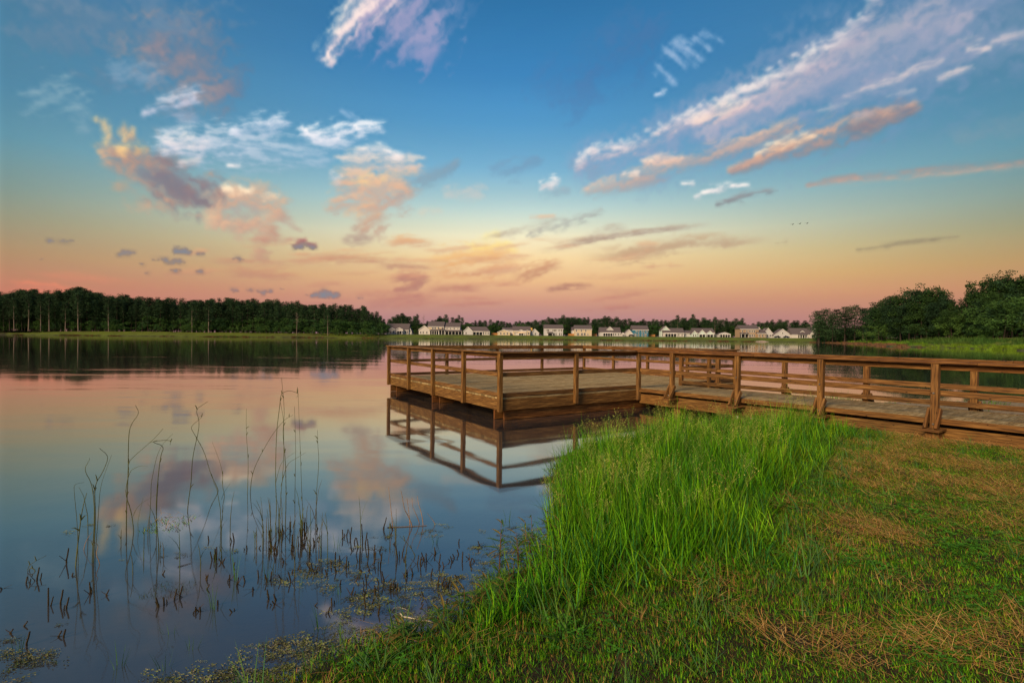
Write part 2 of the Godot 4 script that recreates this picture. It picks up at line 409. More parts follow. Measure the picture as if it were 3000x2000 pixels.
	cloud([[1690, 490, 16], [1730, 500, 22]], 0.4, [150, 156, 176], [130, 146, 172], {"ang": 24})
	cloud([[2140, 500, 10], [2220, 465, 22], [2330, 425, 30], [2440, 395, 34], [2560, 355, 34], [2680, 315, 18]], 0.9, [226, 176, 150], [138, 124, 132], {"ang": 18, "sx": 80, "sy": 18, "amp": 0.75, "ld": Vector2(-0.7, 0.75)})
	cloud([[2220, 452, 10], [2290, 420, 14], [2350, 402, 17], [2380, 398, 8]], 0.9, [255, 228, 196], [240, 192, 156], {"ang": 18, "sx": 34, "sy": 10, "amp": 0.9})
	cloud([[2500, 372, 26], [2580, 345, 32], [2660, 318, 18]], 0.6, [140, 128, 138], [116, 116, 132], {"ang": 16, "sx": 80, "sy": 20})
	cloud([[2510, 335, 10], [2560, 325, 8]], 0.6, [214, 188, 184], [190, 170, 176], {"ang": 14})
	cloud([[2370, 545, 6], [2460, 528, 13], [2650, 510, 13], [2850, 492, 10], [3020, 476, 9]], 0.78, [216, 168, 146], [160, 136, 134], {"ang": 5, "sx": 160, "sy": 12, "amp": 0.7, "ld": Vector2(0.2, -0.9)})
	cloud([[2000, 539, 5], [2030, 536, 6]], 0.95, [255, 244, 236], [230, 216, 214], {"sx": 24, "sy": 7, "amp": 0.6})
	cloud([[2036, 577, 6], [2080, 560, 9], [2130, 546, 9], [2195, 544, 5]], 0.92, [255, 244, 236], [214, 208, 212], {"ang": 12, "sx": 26, "sy": 8, "amp": 0.9})
	cloud([[2100, 597, 5], [2170, 577, 10], [2230, 562, 7], [2280, 557, 3]], 0.8, [150, 146, 148], [118, 118, 126], {"ang": 14, "sx": 40, "sy": 8, "amp": 0.9})
	cloud([[2510, 731, 2], [2600, 720, 6], [2700, 704, 6], [2810, 692, 2]], 0.8, [150, 136, 112], [128, 116, 100], {"ang": 8, "sx": 50, "sy": 6, "amp": 0.7})
	cloud([[2270, 712, 2], [2305, 710, 3]], 0.5, [150, 130, 110], [140, 120, 104], {})
	# wisps, upper middle
	for q in [[1930, 200, 1975, 235, 14], [1955, 150, 2030, 195, 16], [1985, 125, 2050, 170, 16], [2040, 115, 2080, 150, 10], [2060, 96, 2115, 120, 9]]:
		cloud([[q[0], q[1], q[4]], [q[2], q[3], q[4] * 0.7]], 0.5, [222, 222, 240], [170, 190, 222], {"ang": -38, "sx": 50, "sy": 13, "amp": 1.0, "soft": 1.5})
	cloud([[1925, 275, 6], [1945, 270, 7]], 0.8, [230, 230, 242], [190, 204, 226], {"ang": 14, "sx": 20, "sy": 8})
	for q in [[2480, 282, 2560, 255, 10, 0.6], [2560, 258, 2660, 218, 13, 0.72], [2660, 208, 2760, 176, 11, 0.7], [2755, 230, 2850, 196, 9, 0.75], [2840, 146, 2900, 142, 9, 0.8], [2830, 116, 2880, 114, 8, 0.5], [2910, 118, 3010, 100, 11, 0.6], [2400, 325, 2480, 300, 9, 0.4], [2600, 282, 2680, 262, 6, 0.4], [2940, 132, 2980, 128, 5, 0.5]]:
		cloud([[q[0], q[1], q[4] * 0.7], [(q[0] + q[2]) * 0.5, (q[1] + q[3]) * 0.5, q[4]], [q[2], q[3], q[4] * 0.7]], q[5], [236, 212, 206], [190, 184, 194], {"ang": 18, "sx": 60, "sy": 9, "amp": 1.1})
	# the long bright edge
	cloud([[1690, 480, 14], [1740, 440, 22], [1800, 432, 22], [1890, 416, 18]], 0.85, [255, 240, 232], [190, 176, 190], {"ang": 16, "sx": 40, "sy": 14, "amp": 0.9, "lead": Vector2(-0.4, 0.9)})
	cloud([[1910, 400, 12], [1950, 375, 20], [2010, 350, 24], [2090, 315, 30], [2190, 270, 34], [2300, 215, 32], [2390, 160, 30], [2470, 105, 26], [2530, 50, 24], [2570, -20, 22]], 0.95, [255, 240, 230], [206, 182, 192], {"ang": 24, "sx": 60, "sy": 16, "amp": 0.8, "fade": 0.3, "lead": Vector2(-0.5, 0.85)})
	cloud([[2040, 350, 16], [2110, 322, 22], [2180, 305, 14]], 0.85, [255, 236, 220], [234, 200, 190], {"ang": 20, "sx": 50, "sy": 12, "amp": 0.7})
	for k in 22:   # frayed teeth along the leading edge
		var t := k / 21.0
		var px := lerpf(1700, 2520, t)
		var py := lerpf(455, 50, pow(t, 1.25)) - 6.0
		cloud([[px, py, 5.5], [px + 14.0, py + 14.0 - 22.0 * (k % 3) * 0.5, 7.0]], 0.5, [255, 240, 232], [224, 206, 214], {"ang": 50, "sx": 18, "sy": 9, "amp": 1.0})
	cloud([[1030, -10, 20], [1060, 4, 20]], 0.3, W, PINK, {})
	var bytes := PackedByteArray()
	bytes.resize(SW * SH * 3)
	for k in sky_px.size():
		bytes[k] = clampi(int(sky_px[k] * 255.0 + 0.5), 0, 255)
	var front := Image.create_from_data(SW, SH, false, Image.FORMAT_RGB8, bytes)
	# vapour has no hard rim: mix with a softened copy
	var soft: Image = front.duplicate()
	soft.resize(SW / 4, SH / 4, Image.INTERPOLATE_BILINEAR)
	soft.resize(SW, SH, Image.INTERPOLATE_CUBIC)
	var sb := soft.get_data()
	for k in bytes.size() / 2:
		bytes[k] = (bytes[k] * 9 + sb[k] * 11) / 20
	front = Image.create_from_data(SW, SH, false, Image.FORMAT_RGB8, bytes)
	front.flip_y()
	var back: Image = front.duplicate()
	back.flip_x()
	var all := Image.create(4 * SW, 2 * SH, false, Image.FORMAT_RGB8)
	all.fill(Color(0.45, 0.4, 0.36))
	var h := SW / 2
	all.blit_rect(front, Rect2i(0, 0, h, SH), Vector2i(4 * SW - h, 0))
	all.blit_rect(front, Rect2i(h, 0, h, SH), Vector2i(0, 0))
	all.blit_rect(back, Rect2i(0, 0, SW, SH), Vector2i(h, 0))
	all.blit_rect(front, Rect2i(0, 0, SW, SH), Vector2i(h + SW, 0))
	all.blit_rect(back, Rect2i(0, 0, SW, SH), Vector2i(h + 2 * SW, 0))
	sky_px.clear()
	return tex(all)

# ---------------------------------------------------------------- land and water
func lay_lake() -> void:
	for q in [[880, 2000], [1050, 1895], [1250, 1862], [1370, 1790], [1410, 1735], [1500, 1690], [1580, 1630], [1640, 1550], [1636, 1470], [1626, 1420], [1632, 1376], [1664, 1342], [1740, 1312], [1900, 1284]]:
		lake.append(plan(q[0], q[1], 0.0))
	for q in [[4.6, 10.9], [6.2, 11.7], [7.6, 12.7], [9.6, 14.1], [12.8, 14.7], [16.5, 15.2], [24, 17], [60, 33], [92, 62], [96, 86], [97, 95], [101, 104], [104, 110], [109, 122], [110, 131], [108, 139], [108, 148], [126, 176], [146, 214], [165, 252], [185, 300], [191, 330], [176, 342], [149, 347], [110, 343], [70, 346], [35, 342], [0, 349], [-40, 342], [-83, 336], [-112, 328], [-140, 324], [-191, 317], [-250, 318], [-318, 314], [-420, 320], [-470, 200], [-400, 60], [-200, -40], [-60, -30], [-12, -6], [-4, 0.2], [-2.0, 2.0]]:
		lake.append(Vector2(q[0], q[1]))

func land_color(p: Vector2, s: float) -> Color:
	var r := p.length()
	var a := noise.get_noise_2d(p.x * 6.0, p.y * 6.0)
	var b := noise2.get_noise_2d(p.x * 40.0, p.y * 40.0)
	if s < 0.0:
		return Color(0.08, 0.066, 0.045) * (1.0 + 0.75 * b + 0.35 * a)
	var soil := Color(0.05, 0.036, 0.018) * (1.0 + 0.55 * b + 0.3 * a)
	soil = soil.lerp(Color(0.035, 0.03, 0.022), 1.0 - sstep(0.05, 0.5, s))
	var sand := Color(0.34, 0.26, 0.16) * (1.0 + 0.35 * b + 0.2 * a)
	var beach := sstep(5.5, 8.0, p.x) * sstep(9.0, 11.0, p.y + p.x * 0.35)
	soil = soil.lerp(sand, beach)
	var lawn := Color(0.15, 0.195, 0.02) * (1.0 + 0.28 * a + 0.35 * b)
	lawn = lawn.lerp(Color(0.13, 0.12, 0.045), sstep(0.1, 0.5, noise.get_noise_2d(p.x * 1.5 + 90.0, p.y * 5.0)) * 0.6)
	lawn = lawn.lerp(Color(0.045, 0.03, 0.02) * (1.0 + 0.5 * b), 1.0 - sstep(0.4, 1.6, s + 1.2 * a))
	return soil.lerp(lawn, sstep(22.0, 60.0, r))

func build_land() -> void:
	var angles := PackedFloat32Array()
	var a := -180.0
	while a < 179.9:
		angles.append(a)
		a += 0.28 if absf(a + 0.1) < 50.0 else 5.0
	var rings := PackedFloat32Array()
	var r := 0.7
	while r < 2600.0:
		rings.append(r)
		if r < 18.0: r *= 1.021
		elif r < 90.0: r *= 1.05
		elif r < 440.0: r += 4.0
		else: r *= 1.25
	var v := PackedVector3Array()
	var c := PackedColorArray()
	var s0 := shore(Vector2.ZERO)
	v.append(Vector3(0, height_of(Vector2.ZERO, s0), 0))
	c.append(land_color(Vector2.ZERO, s0))
	for R in rings:
		for A in angles:
			var p := Vector2(sin(deg_to_rad(A)), cos(deg_to_rad(A))) * R
			var s := shore(p)
			if R > 60.0:
				s += 1.6 * noise.get_noise_2d(p.x * 4.0, p.y * 4.0)
			else:
				s += 0.09 * noise2.get_noise_2d(p.x * 60.0, p.y * 60.0)
			v.append(Vector3(p.x, height_of(p, s), -p.y))
			c.append(land_color(p, s))
	var k := angles.size()
	var idx := PackedInt32Array()
	for i in k:
		idx.append_array([0, 1 + (i + 1) % k, 1 + i])
	for j in rings.size() - 1:
		for i in k:
			var p0 := 1 + j * k + i
			var p1 := 1 + j * k + (i + 1) % k
			idx.append_array([p0, p1, p1 + k, p0, p1 + k, p0 + k])
	# smooth normals; faces wind clockwise seen from above
	var nn := PackedVector3Array()
	nn.resize(v.size())
	for t in range(0, idx.size(), 3):
		var n := (v[idx[t + 2]] - v[idx[t]]).cross(v[idx[t + 1]] - v[idx[t]])
		if n.y < 0.0:
			var sw := idx[t + 1]
			idx[t + 1] = idx[t + 2]
			idx[t + 2] = sw
			n = -n
		for e in 3:
			nn[idx[t + e]] += n
	for i in nn.size():
		nn[i] = nn[i].normalized()
	var arr := []
	arr.resize(Mesh.ARRAY_MAX)
	arr[Mesh.ARRAY_VERTEX] = v
	arr[Mesh.ARRAY_NORMAL] = nn
	arr[Mesh.ARRAY_COLOR] = c
	arr[Mesh.ARRAY_INDEX] = idx
	var m := ArrayMesh.new()
	m.add_surface_from_arrays(Mesh.PRIMITIVE_TRIANGLES, arr)
	var mt := mat(Color.WHITE, 0.95, true)
	var im := Image.create(256, 256, false, Image.FORMAT_RGB8)
	for y in 256:
		for x in 256:
			var w := 0.8 + 0.32 * noise2.get_noise_3d(cos(x * TAU / 256.0) * 60.0, sin(x * TAU / 256.0) * 60.0, 300.0 * sin(y * TAU / 256.0)) + rng.randf_range(-0.16, 0.16)
			im.set_pixel(x, y, Color(w, w, w * 0.97))
	mt.albedo_texture = tex(im)
	mt.uv1_triplanar = true
	mt.uv1_world_triplanar = true
	mt.uv1_scale = Vector3(0.9, 0.9, 0.9)
	m.surface_set_material(0, mt)
	var o := MeshInstance3D.new()
	o.name = "ground"
	o.mesh = m
	add_child(o)
	tag(o, "grassy lake banks, muddy lake bed and lawn of the far shore", "ground", "", "structure")

func build_water() -> void:
	# ripples: a sum of waves that repeats every 26 x 18 m, stronger in some patches than in others
	var n := 512
	var waves := []
	var wr := RandomNumberGenerator.new()
	wr.seed = 404
	for k in 26:
		var band := k % 3
		var ky: float = [wr.randi_range(3, 8), wr.randi_range(9, 20), wr.randi_range(22, 44)][band]
		var kx: float = wr.randi_range(-int(ky * 0.55) - 1, int(ky * 0.55) + 1)
		waves.append([kx, ky, wr.randf() * TAU, [0.16, 0.15, 0.12][band]])
	var rows := []
	var nm := Image.create(n, n, false, Image.FORMAT_RGB8)
	for y in n:
		for x in n:
			var fx := float(x) / n * TAU
			var fy := float(y) / n * TAU
			var dx := 0.0
			var dy := 0.0
			for q in waves:
				var c: float = cos(q[0] * fx + q[1] * fy + q[2]) * q[3]
				dx += c * q[0] / q[1]
				dy += c
			var env := 0.55 + 0.5 * sin(fy * 2.0 + 1.5 * sin(fx) + 0.6) * sin(fy + 0.8 * sin(fx * 2.0))
			var v := Vector3(-dx * env, dy * env, 1.0).normalized()
			nm.set_pixel(x, y, Color(v.x * 0.5 + 0.5, v.y * 0.5 + 0.5, v.z * 0.5 + 0.5))
	var m := StandardMaterial3D.new()
	m.resource_name = "lake water"
	m.albedo_color = Color(Color(0.05, 0.05, 0.053).linear_to_srgb(), 0.7)
	m.transparency = BaseMaterial3D.TRANSPARENCY_ALPHA
	m.roughness = 0.045
	m.metallic_specular = 0.7
	m.clearcoat_enabled = true
	m.clearcoat = 1.0
	m.clearcoat_roughness = 0.045
	m.normal_enabled = true
	m.normal_texture = tex(nm)
	m.normal_scale = 0.017
	m.uv1_scale = Vector3(1.0, 1.0, 1.0)
	var arr := []
	arr.resize(Mesh.ARRAY_MAX)
	var lo := Vector2(-520, -420)
	var hi := Vector2(240, 60)
	var q := [Vector3(lo.x, 0, lo.y), Vector3(hi.x, 0, lo.y), Vector3(hi.x, 0, hi.y), Vector3(lo.x, 0, hi.y)]
	arr[Mesh.ARRAY_VERTEX] = PackedVector3Array(q)
	arr[Mesh.ARRAY_NORMAL] = PackedVector3Array([Vector3.UP, Vector3.UP, Vector3.UP, Vector3.UP])
	arr[Mesh.ARRAY_TANGENT] = PackedFloat32Array([1, 0, 0, 1, 1, 0, 0, 1, 1, 0, 0, 1, 1, 0, 0, 1])
	var uvs := PackedVector2Array()
	for p in q:
		uvs.append(Vector2(p.x / 26.0, p.z / 18.0))
	arr[Mesh.ARRAY_TEX_UV] = uvs
	arr[Mesh.ARRAY_INDEX] = PackedInt32Array([0, 1, 2, 0, 2, 3])
	var mesh := ArrayMesh.new()
	mesh.add_surface_from_arrays(Mesh.PRIMITIVE_TRIANGLES, arr)
	mesh.surface_set_material(0, m)
	var o := MeshInstance3D.new()
	o.name = "lake_water"
	o.mesh = mesh
	add_child(o)
	tag(o, "calm lake water mirroring the sunset sky", "lake", "", "structure")

# ---------------------------------------------------------------- pier
func wood_texture(base: Color, dark: Color, pale: Color, seed_: int, rings_: float) -> ImageTexture:
	var w := 768
	var h := 256
	var nz := FastNoiseLite.new()
	nz.seed = seed_
	nz.frequency = 0.01
	nz.fractal_octaves = 3
	var im := Image.create(w, h, false, Image.FORMAT_RGB8)
	var knots := []
	var rr := RandomNumberGenerator.new()
	rr.seed = seed_
	for k in 9:
		knots.append([rr.randf() * w, rr.randf() * h, rr.randf_range(3.0, 6.5)])
	for y in h:
		for x in w:
			# ends of the tile meet: blend two samples across the seam
			var pull := 0.0
			var dark_k := 0.0
			for q in knots:
				var dx: float = x - q[0]
				dx -= w * roundf(dx / w)
				var dy: float = y - q[1]
				dy -= h * roundf(dy / h)
				if absf(dx) > 90.0 or absf(dy) > 40.0:
					continue
				var d2: float = dx * dx * 0.08 + dy * dy
				pull += q[2] * 2.4 * exp(-d2 / (q[2] * q[2] * 9.0)) * signf(dy)
				dark_k = maxf(dark_k, 1.0 - sqrt(dx * dx * 0.5 + dy * dy) / q[2])
			var cx := cos(x * TAU / w) * 34.0
			var sxx := sin(x * TAU / w) * 34.0
			var yy := float(y) - pull
			var warp := nz.get_noise_3d(cx, sxx, yy * 1.1) * 26.0
			var line := sin((yy + warp) * rings_ * TAU / h * 8.0)
			line = pow(line * 0.5 + 0.5, 2.5)
			var fib := nz.get_noise_3d(cx * 2.2, sxx * 2.2 + 200.0, y * 34.0)
			var wear := nz.get_noise_3d(cx * 1.5 + 70.0, sxx * 1.5, y * 2.0)
			var c := base.lerp(dark, clampf(line * 0.75 + fib * 0.6, 0.0, 0.92))
			c = c.lerp(pale, clampf(wear * 1.3 - fib * 0.4, 0.0, 0.75))
			c = c.lerp(dark * 0.35, clampf(dark_k * 2.0, 0.0, 0.9))
			c = c * (1.0 + rr.randf_range(-0.07, 0.07))
			im.set_pixel(x, y, Color(c.r, c.g, c.b).linear_to_srgb())
	return tex(im)

func board_mesh(length: float, w: float, t: float, mt: Material, tone: Color, chamfer := 0.006) -> ArrayMesh:
	# runs along x from 0 to length; w across z, t along y; long edges eased
	var b := MB.new()
	var hz := w * 0.5
	var hy := t * 0.5
	var ch := minf(chamfer, minf(hz, hy) * 0.5)
	var ring := [Vector2(-hz + ch, hy), Vector2(hz - ch, hy), Vector2(hz, hy - ch), Vector2(hz, -hy + ch), Vector2(hz - ch, -hy), Vector2(-hz + ch, -hy), Vector2(-hz, -hy + ch), Vector2(-hz, hy - ch)]
	var u0 := rng.randf()
	var v0 := rng.randf()
	var run := 0.0
	var mid := Vector3(length * 0.5, 0, 0)
	for i in 8:
		var p: Vector2 = ring[i]
		var q: Vector2 = ring[(i + 1) % 8]
		var l := p.distance_to(q)
		var ua := Vector2(u0, v0 + run / 0.34)
		var ub := Vector2(u0, v0 + (run + l) / 0.34)
		var du := Vector2(length / 1.5, 0)
		b.quad(Vector3(0, p.y, p.x), Vector3(0, q.y, q.x), Vector3(length, q.y, q.x), Vector3(length, p.y, p.x), mid, tone, ua, ub, ub + du, ua + du)
		run += l
	for e in [0.0, length]:
		for i in range(1, 7):
			var pa: Vector2 = ring[0]
			var pb: Vector2 = ring[i]
			var pc: Vector2 = ring[i + 1]
			b.tri(Vector3(e, pa.y, pa.x), Vector3(e, pb.y, pb.x), Vector3(e, pc.y, pc.x), mid, tone * 0.8, Vector2(u0 + pa.x * 0.3, v0 + pa.y * 6.0), Vector2(u0 + pb.x * 0.3, v0 + pb.y * 6.0), Vector2(u0 + pc.x * 0.3, v0 + pc.y * 6.0))
	return b.mesh(mt)

# a board from a to b (its centre line); `up` is the direction of its thickness
func board(parent: Node3D, called: String, a: Vector3, b: Vector3, w: float, t: float, up: Vector3, mt: Material, tone: Color, slack := 0.002) -> MeshInstance3D:
	var jit := Vector3(rng.randf_range(-slack, slack), rng.randf_range(-slack, slack), rng.randf_range(-slack, slack))
	var x := (b + jit - a).normalized()
	var z := x.cross(up).normalized()
	var y := z.cross(x)
	var o := part(called, board_mesh(a.distance_to(b), w, t, mt, tone), parent)
	o.transform = Transform3D(Basis(x, y, z), a)
	return o

func tone(spread := 0.3, warm := 0.06) -> Color:
	var k := 1.0 + rng.randf_range(-spread, spread)
	var w := rng.randf_range(-warm, warm)
	return Color(k * (1.0 + w), k, k * (1.0 - w))

func build_pier() -> void:
	var A2 := Vector2(-sin(TH), cos(TH))
	var B2 := Vector2(cos(TH), sin(TH))
	var C2 := Vector2(-0.206, 10.787)
	var A := Vector3(A2.x, 0, -A2.y)
	var B := Vector3(B2.x, 0, -B2.y)
	var C := Vector3(C2.x, DECK, -C2.y)
	var UP := Vector3.UP
	var wd := StandardMaterial3D.new()
	wd.albedo_texture = wood_texture(Color(0.158, 0.074, 0.02), Color(0.022, 0.009, 0.003), Color(0.28, 0.148, 0.046), 5, 1.0)
	wd.vertex_color_use_as_albedo = true
	wd.roughness = 0.72
	wd.metallic_specular = 0.35
	M.wood = wd
	M.bolt = mat(Color(0.2, 0.19, 0.18), 0.5)
	M.bolt.metallic = 0.8
	var gd: StandardMaterial3D = wd.duplicate()
	gd.albedo_texture = wood_texture(Color(0.33, 0.24, 0.11), Color(0.075, 0.046, 0.018), Color(0.52, 0.41, 0.22), 9, 1.3)
	gd.metallic_specular = 0.2
	gd.roughness = 0.9
	M.deck = gd
	var pier := thing("fishing_pier", Vector3.ZERO, "brown timber fishing pier with railed square platform and plank walkway", "pier")
	var LA := 6.729
	var W := 8.098
	var J := 4.042
	var K := J + 1.635
	var CAPT := 0.933          # underside of the cap above the deck
	var P := func(a: float, b: float, y: float) -> Vector3: return C + A * a + B * b + UP * y
	var rise := func(t_: float) -> float: return 0.025 + minf(0.1, 0.0125 * t_)   # the walkway climbs a little toward the bank
	# ---- platform planks run along B
	var a := 0.0
	while a < LA - 0.1:
		var split := rng.randf_range(3.2, 5.2)
		board(pier, "deck_plank", P.call(a + 0.07, 0.0, -0.019), P.call(a + 0.07, split - 0.003, -0.019), 0.129, 0.038, UP, gd, tone(0.4, 0.07), 0.004)
		board(pier, "deck_plank", P.call(a + 0.07, split + 0.003, -0.019), P.call(a + 0.07, W, -0.019), 0.129, 0.038, UP, gd, tone(0.4, 0.07), 0.004)
		a += 0.1446
	# walkway planks, across
	var t := 0.1
	var wl := 11.5
	while t < wl:
		board(pier, "walkway_plank", P.call(-t, J + 0.04, -0.019 + rise.call(t)), P.call(-t, K - 0.04, -0.019 + rise.call(t)), 0.134, 0.038, UP, gd, tone(0.26, 0.06), 0.004)
		t += 0.1446
	# ---- rim joists
	var rim := -0.157
	var ht := 0.235
	var rim_tone := Color(0.95, 0.95, 0.8)
	board(pier, "rim_joist", P.call(0.0, 0.02, rim), P.call(3.4, 0.02, rim), ht, 0.04, B, wd, tone(0.12) * Color(0.95, 1.03, 0.9))
	board(pier, "rim_joist", P.call(3.402, 0.02, rim), P.call(LA, 0.02, rim), ht, 0.04, B, wd, tone(0.12) * Color(0.95, 1.03, 0.9))
	board(pier, "rim_joist", P.call(0.02, 0.045, rim), P.call(0.02, J - 0.0, rim), ht, 0.04, A, wd, Color(1.12, 1.08, 0.9))
	board(pier, "rim_joist", P.call(0.02, K, rim), P.call(0.02, W - 0.045, rim), ht, 0.04, A, wd, rim_tone)
	board(pier, "rim_joist", P.call(0.0, W - 0.02, rim), P.call(LA, W - 0.02, rim), ht, 0.04, B, wd, rim_tone)
	board(pier, "rim_joist", P.call(LA - 0.02, 0.045, rim), P.call(LA - 0.02, W - 0.045, rim), ht, 0.04, A, wd, rim_tone)
	for k in 13:
		var jb := 0.6 + k * 0.575
		board(pier, "floor_joist", P.call(0.05, jb, rim), P.call(LA - 0.05, jb, rim), ht - 0.004, 0.04, B, wd, tone(0.15))
	# support beams low over the water and the piles under them
	var beam_y := -0.157 - 0.2175 - 0.012
	for ba in [0.1, 3.3, LA - 0.25]:
		for side in [0.0, 0.2]:
			board(pier, "support_beam", P.call(ba + side, 0.12 - side * 0.6, beam_y), P.call(ba + side, W - 0.12, beam_y), 0.2, 0.045, A, wd, tone(0.15) * Color(1.1, 0.85, 0.7))
		for pb in [0.3, 2.8, 5.3, W - 0.3]:
			var foot: Vector3 = P.call(ba + 0.1, pb, beam_y + 0.09)
			board(pier, "pile", foot, foot - UP * 2.2, 0.14, 0.14, A, wd, tone(0.12))
	# ---- platform rail posts: outside the rim
	var sides := []
	for s in [0.0, 1.629, 3.358, 5.051, LA]: sides.append([s, -0.045])
	for s in [1.991]: sides.append([-0.045, s])
	for s in [2.02, 4.04, 6.06]: sides.append([LA + 0.045, s])
	for s in [0.0, 1.68, 3.36, 5.05, LA]: sides.append([s, W + 0.045])
	sides.append([-0.045, K + 1.2])
	for q in sides:
		var low := -0.275
		if absf(q[0] - 0.0) < 0.01 and q[1] < 0.0: low = -0.285
		if q[0] < 0.0: low = -0.225
		board(pier, "railing_post", P.call(q[0], q[1], low), P.call(q[0], q[1], CAPT), 0.092, 0.092, A, wd, tone(0.12, 0.04) * Color(1.25, 1.1, 0.85), 0.004)
	# junction posts
	board(pier, "railing_post", P.call(-0.045, J, -0.27), P.call(-0.045, J, CAPT), 0.095, 0.095, A, wd, tone(0.15), 0.004)
	board(pier, "railing_post", P.call(-0.045, K, -0.27), P.call(-0.045, K, CAPT), 0.095, 0.095, A, wd, Color(1.0, 0.95, 0.8), 0.004)
	# ---- rails: top rail under the cap, middle rail, toe board, all on the inner side of the posts
	var runs := [
		[[0.0, 0.02], [LA, 0.02], B, -1.0], [[LA - 0.02, 0.0], [LA - 0.02, W], A, 1.0], [[0.0, W - 0.02], [LA, W - 0.02], B, 1.0],
		[[0.02, 0.0], [0.02, J], A, -1.0], [[0.02, K], [0.02, W], A, -1.0]]
	for q in runs:
		var a0: Array = q[0]
		var a1: Array = q[1]
		var len2 := Vector2(a1[0] - a0[0], a1[1] - a0[1])
		var pieces := maxi(1, int(roundf(len2.length() / 3.4)))
		for k in pieces:
			var f0 := float(k) / pieces
			var f1 := float(k + 1) / pieces
			var e0 := Vector2(a0[0], a0[1]) + len2 * f0
			var e1 := Vector2(a0[0], a0[1]) + len2 * f1
			var trim := len2.normalized() * 0.0015
			e0 += trim + (len2.normalized() * 0.021 if k == 0 else Vector2.ZERO)
			e1 -= trim + (len2.normalized() * 0.021 if k == pieces - 1 else Vector2.ZERO)
			board(pier, "top_rail", P.call(e0.x, e0.y, CAPT - 0.047), P.call(e1.x, e1.y, CAPT - 0.047), 0.09, 0.038, q[2], wd, tone() * Color(1.05, 0.9, 0.75))
			board(pier, "middle_rail", P.call(e0.x, e0.y, 0.485), P.call(e1.x, e1.y, 0.485), 0.09, 0.038, q[2], wd, tone())
			board(pier, "toe_board", P.call(e0.x, e0.y, 0.05), P.call(e1.x, e1.y, 0.05), 0.09, 0.038, q[2], wd, tone() * Color(0.95, 0.95, 0.95))
	# caps: flat boards on the posts; mitred ends overlap nothing
	var caps := [
		[[-0.11, -0.035], [3.4, -0.035]], [[3.404, -0.035], [LA + 0.11, -0.035]],
		[[LA + 0.035, 0.038], [LA + 0.035, 4.1]], [[LA + 0.035, 4.104], [LA + 0.035, W - 0.038]],
		[[LA + 0.11, W + 0.035], [3.3, W + 0.035]], [[3.296, W + 0.035], [-0.11, W + 0.035]],
		[[-0.035, 0.038], [-0.035, J - 0.075]], [[-0.035, K + 0.075], [-0.035, W - 0.038]]]
	for q in caps:
		board(pier, "railing_cap", P.call(q[0][0], q[0][1], CAPT + 0.019), P.call(q[1][0], q[1][1], CAPT + 0.019), 0.142, 0.038, UP, wd, tone(0.12) * Color(1.1, 1.1, 1.05), 0.006)
	# ---- walkway: stringers, edge boards, posts with raking braces, rails
	var near_posts := [1.1465, 2.817, 4.4565, 6.1158, 7.775, 9.43, 11.1]
	var far_posts := [1.1217, 2.8245, 4.4668, 6.1112, 7.77, 9.42, 11.1]
	for side in 2:
		var b0: float = J if side == 0 else K
		var out: float = -1.0 if side == 0 else 1.0
		var list: Array = near_posts if side == 0 else far_posts
		var prev := 0.0
		for k in list.size():
			var s: float = list[k]
			# segments between posts
			var g0 := prev + 0.05
			var g1 := s - 0.05
			var r0: float = rise.call(g0)
			var r1: float = rise.call(s)
			board(pier, "edge_board", P.call(-g0, b0, -0.046 + r0), P.call(-(s + 0.049), b0, -0.046 + r1), 0.09, 0.038, B, wd, tone(0.15) * Color(1.0, 0.95, 0.85))
			if side == 1:
				board(pier, "toe_board", P.call(-g0, b0 - 0.03, 0.088 + r0), P.call(-(s + 0.049), b0 - 0.03, 0.088 + r1), 0.09, 0.038, B, wd, tone(0.15))
			board(pier, "middle_rail", P.call(-g0, b0 - out * 0.022, 0.485), P.call(-(s + 0.049), b0 - out * 0.022, 0.485), 0.09, 0.038, B, wd, tone(0.18))
			board(pier, "top_rail", P.call(-g0, b0 - out * 0.022, CAPT - 0.047), P.call(-(s + 0.049), b0 - out * 0.022, CAPT - 0.047), 0.09, 0.038, B, wd, tone(0.15) * Color(1.1, 0.85, 0.7))
			# skirt board set back under the walkway
			board(pier, "stringer", P.call(-g0 if k else -0.05, b0 - out * 0.06, -0.262 + r0), P.call(-(s + 0.049), b0 - out * 0.06, -0.262 + r1), 0.235, 0.04, B, wd, tone(0.15) * Color(0.9, 0.95, 0.85))
			# bearer sticking out under the post, pile below it, two raking braces
			var pp: float = b0 + out * 0.065
			board(pier, "railing_post", P.call(-s, pp, -0.148 + r1), P.call(-s, pp, CAPT), 0.095, 0.095, A, wd, tone(0.12) * Color(1.15, 1.05, 0.9), 0.004)
			board(pier, "bearer", P.call(-s, b0 - out * 0.03, -0.168 + r1), P.call(-s, b0 + out * 0.27, -0.168 + r1), 0.24, 0.036, UP, wd, tone(0.15))
			var pile_top: Vector3 = P.call(-s, b0 + out * (0.1 if k > 1 else -0.19), -0.188 + r1)
			board(pier, "pile", pile_top, pile_top - UP * 1.4, 0.17, 0.17, A, wd, tone(0.12))
			for f in [-1.0, 1.0]:
				board(pier, "brace", P.call(-s + f * 0.07, b0 + out * 0.235, -0.148 + r1), P.call(-s + f * 0.07, b0 + out * 0.055, 0.14 + r1), 0.085, 0.038, A, wd, tone(0.15) * Color(1.0, 0.95, 0.85))
			prev = s
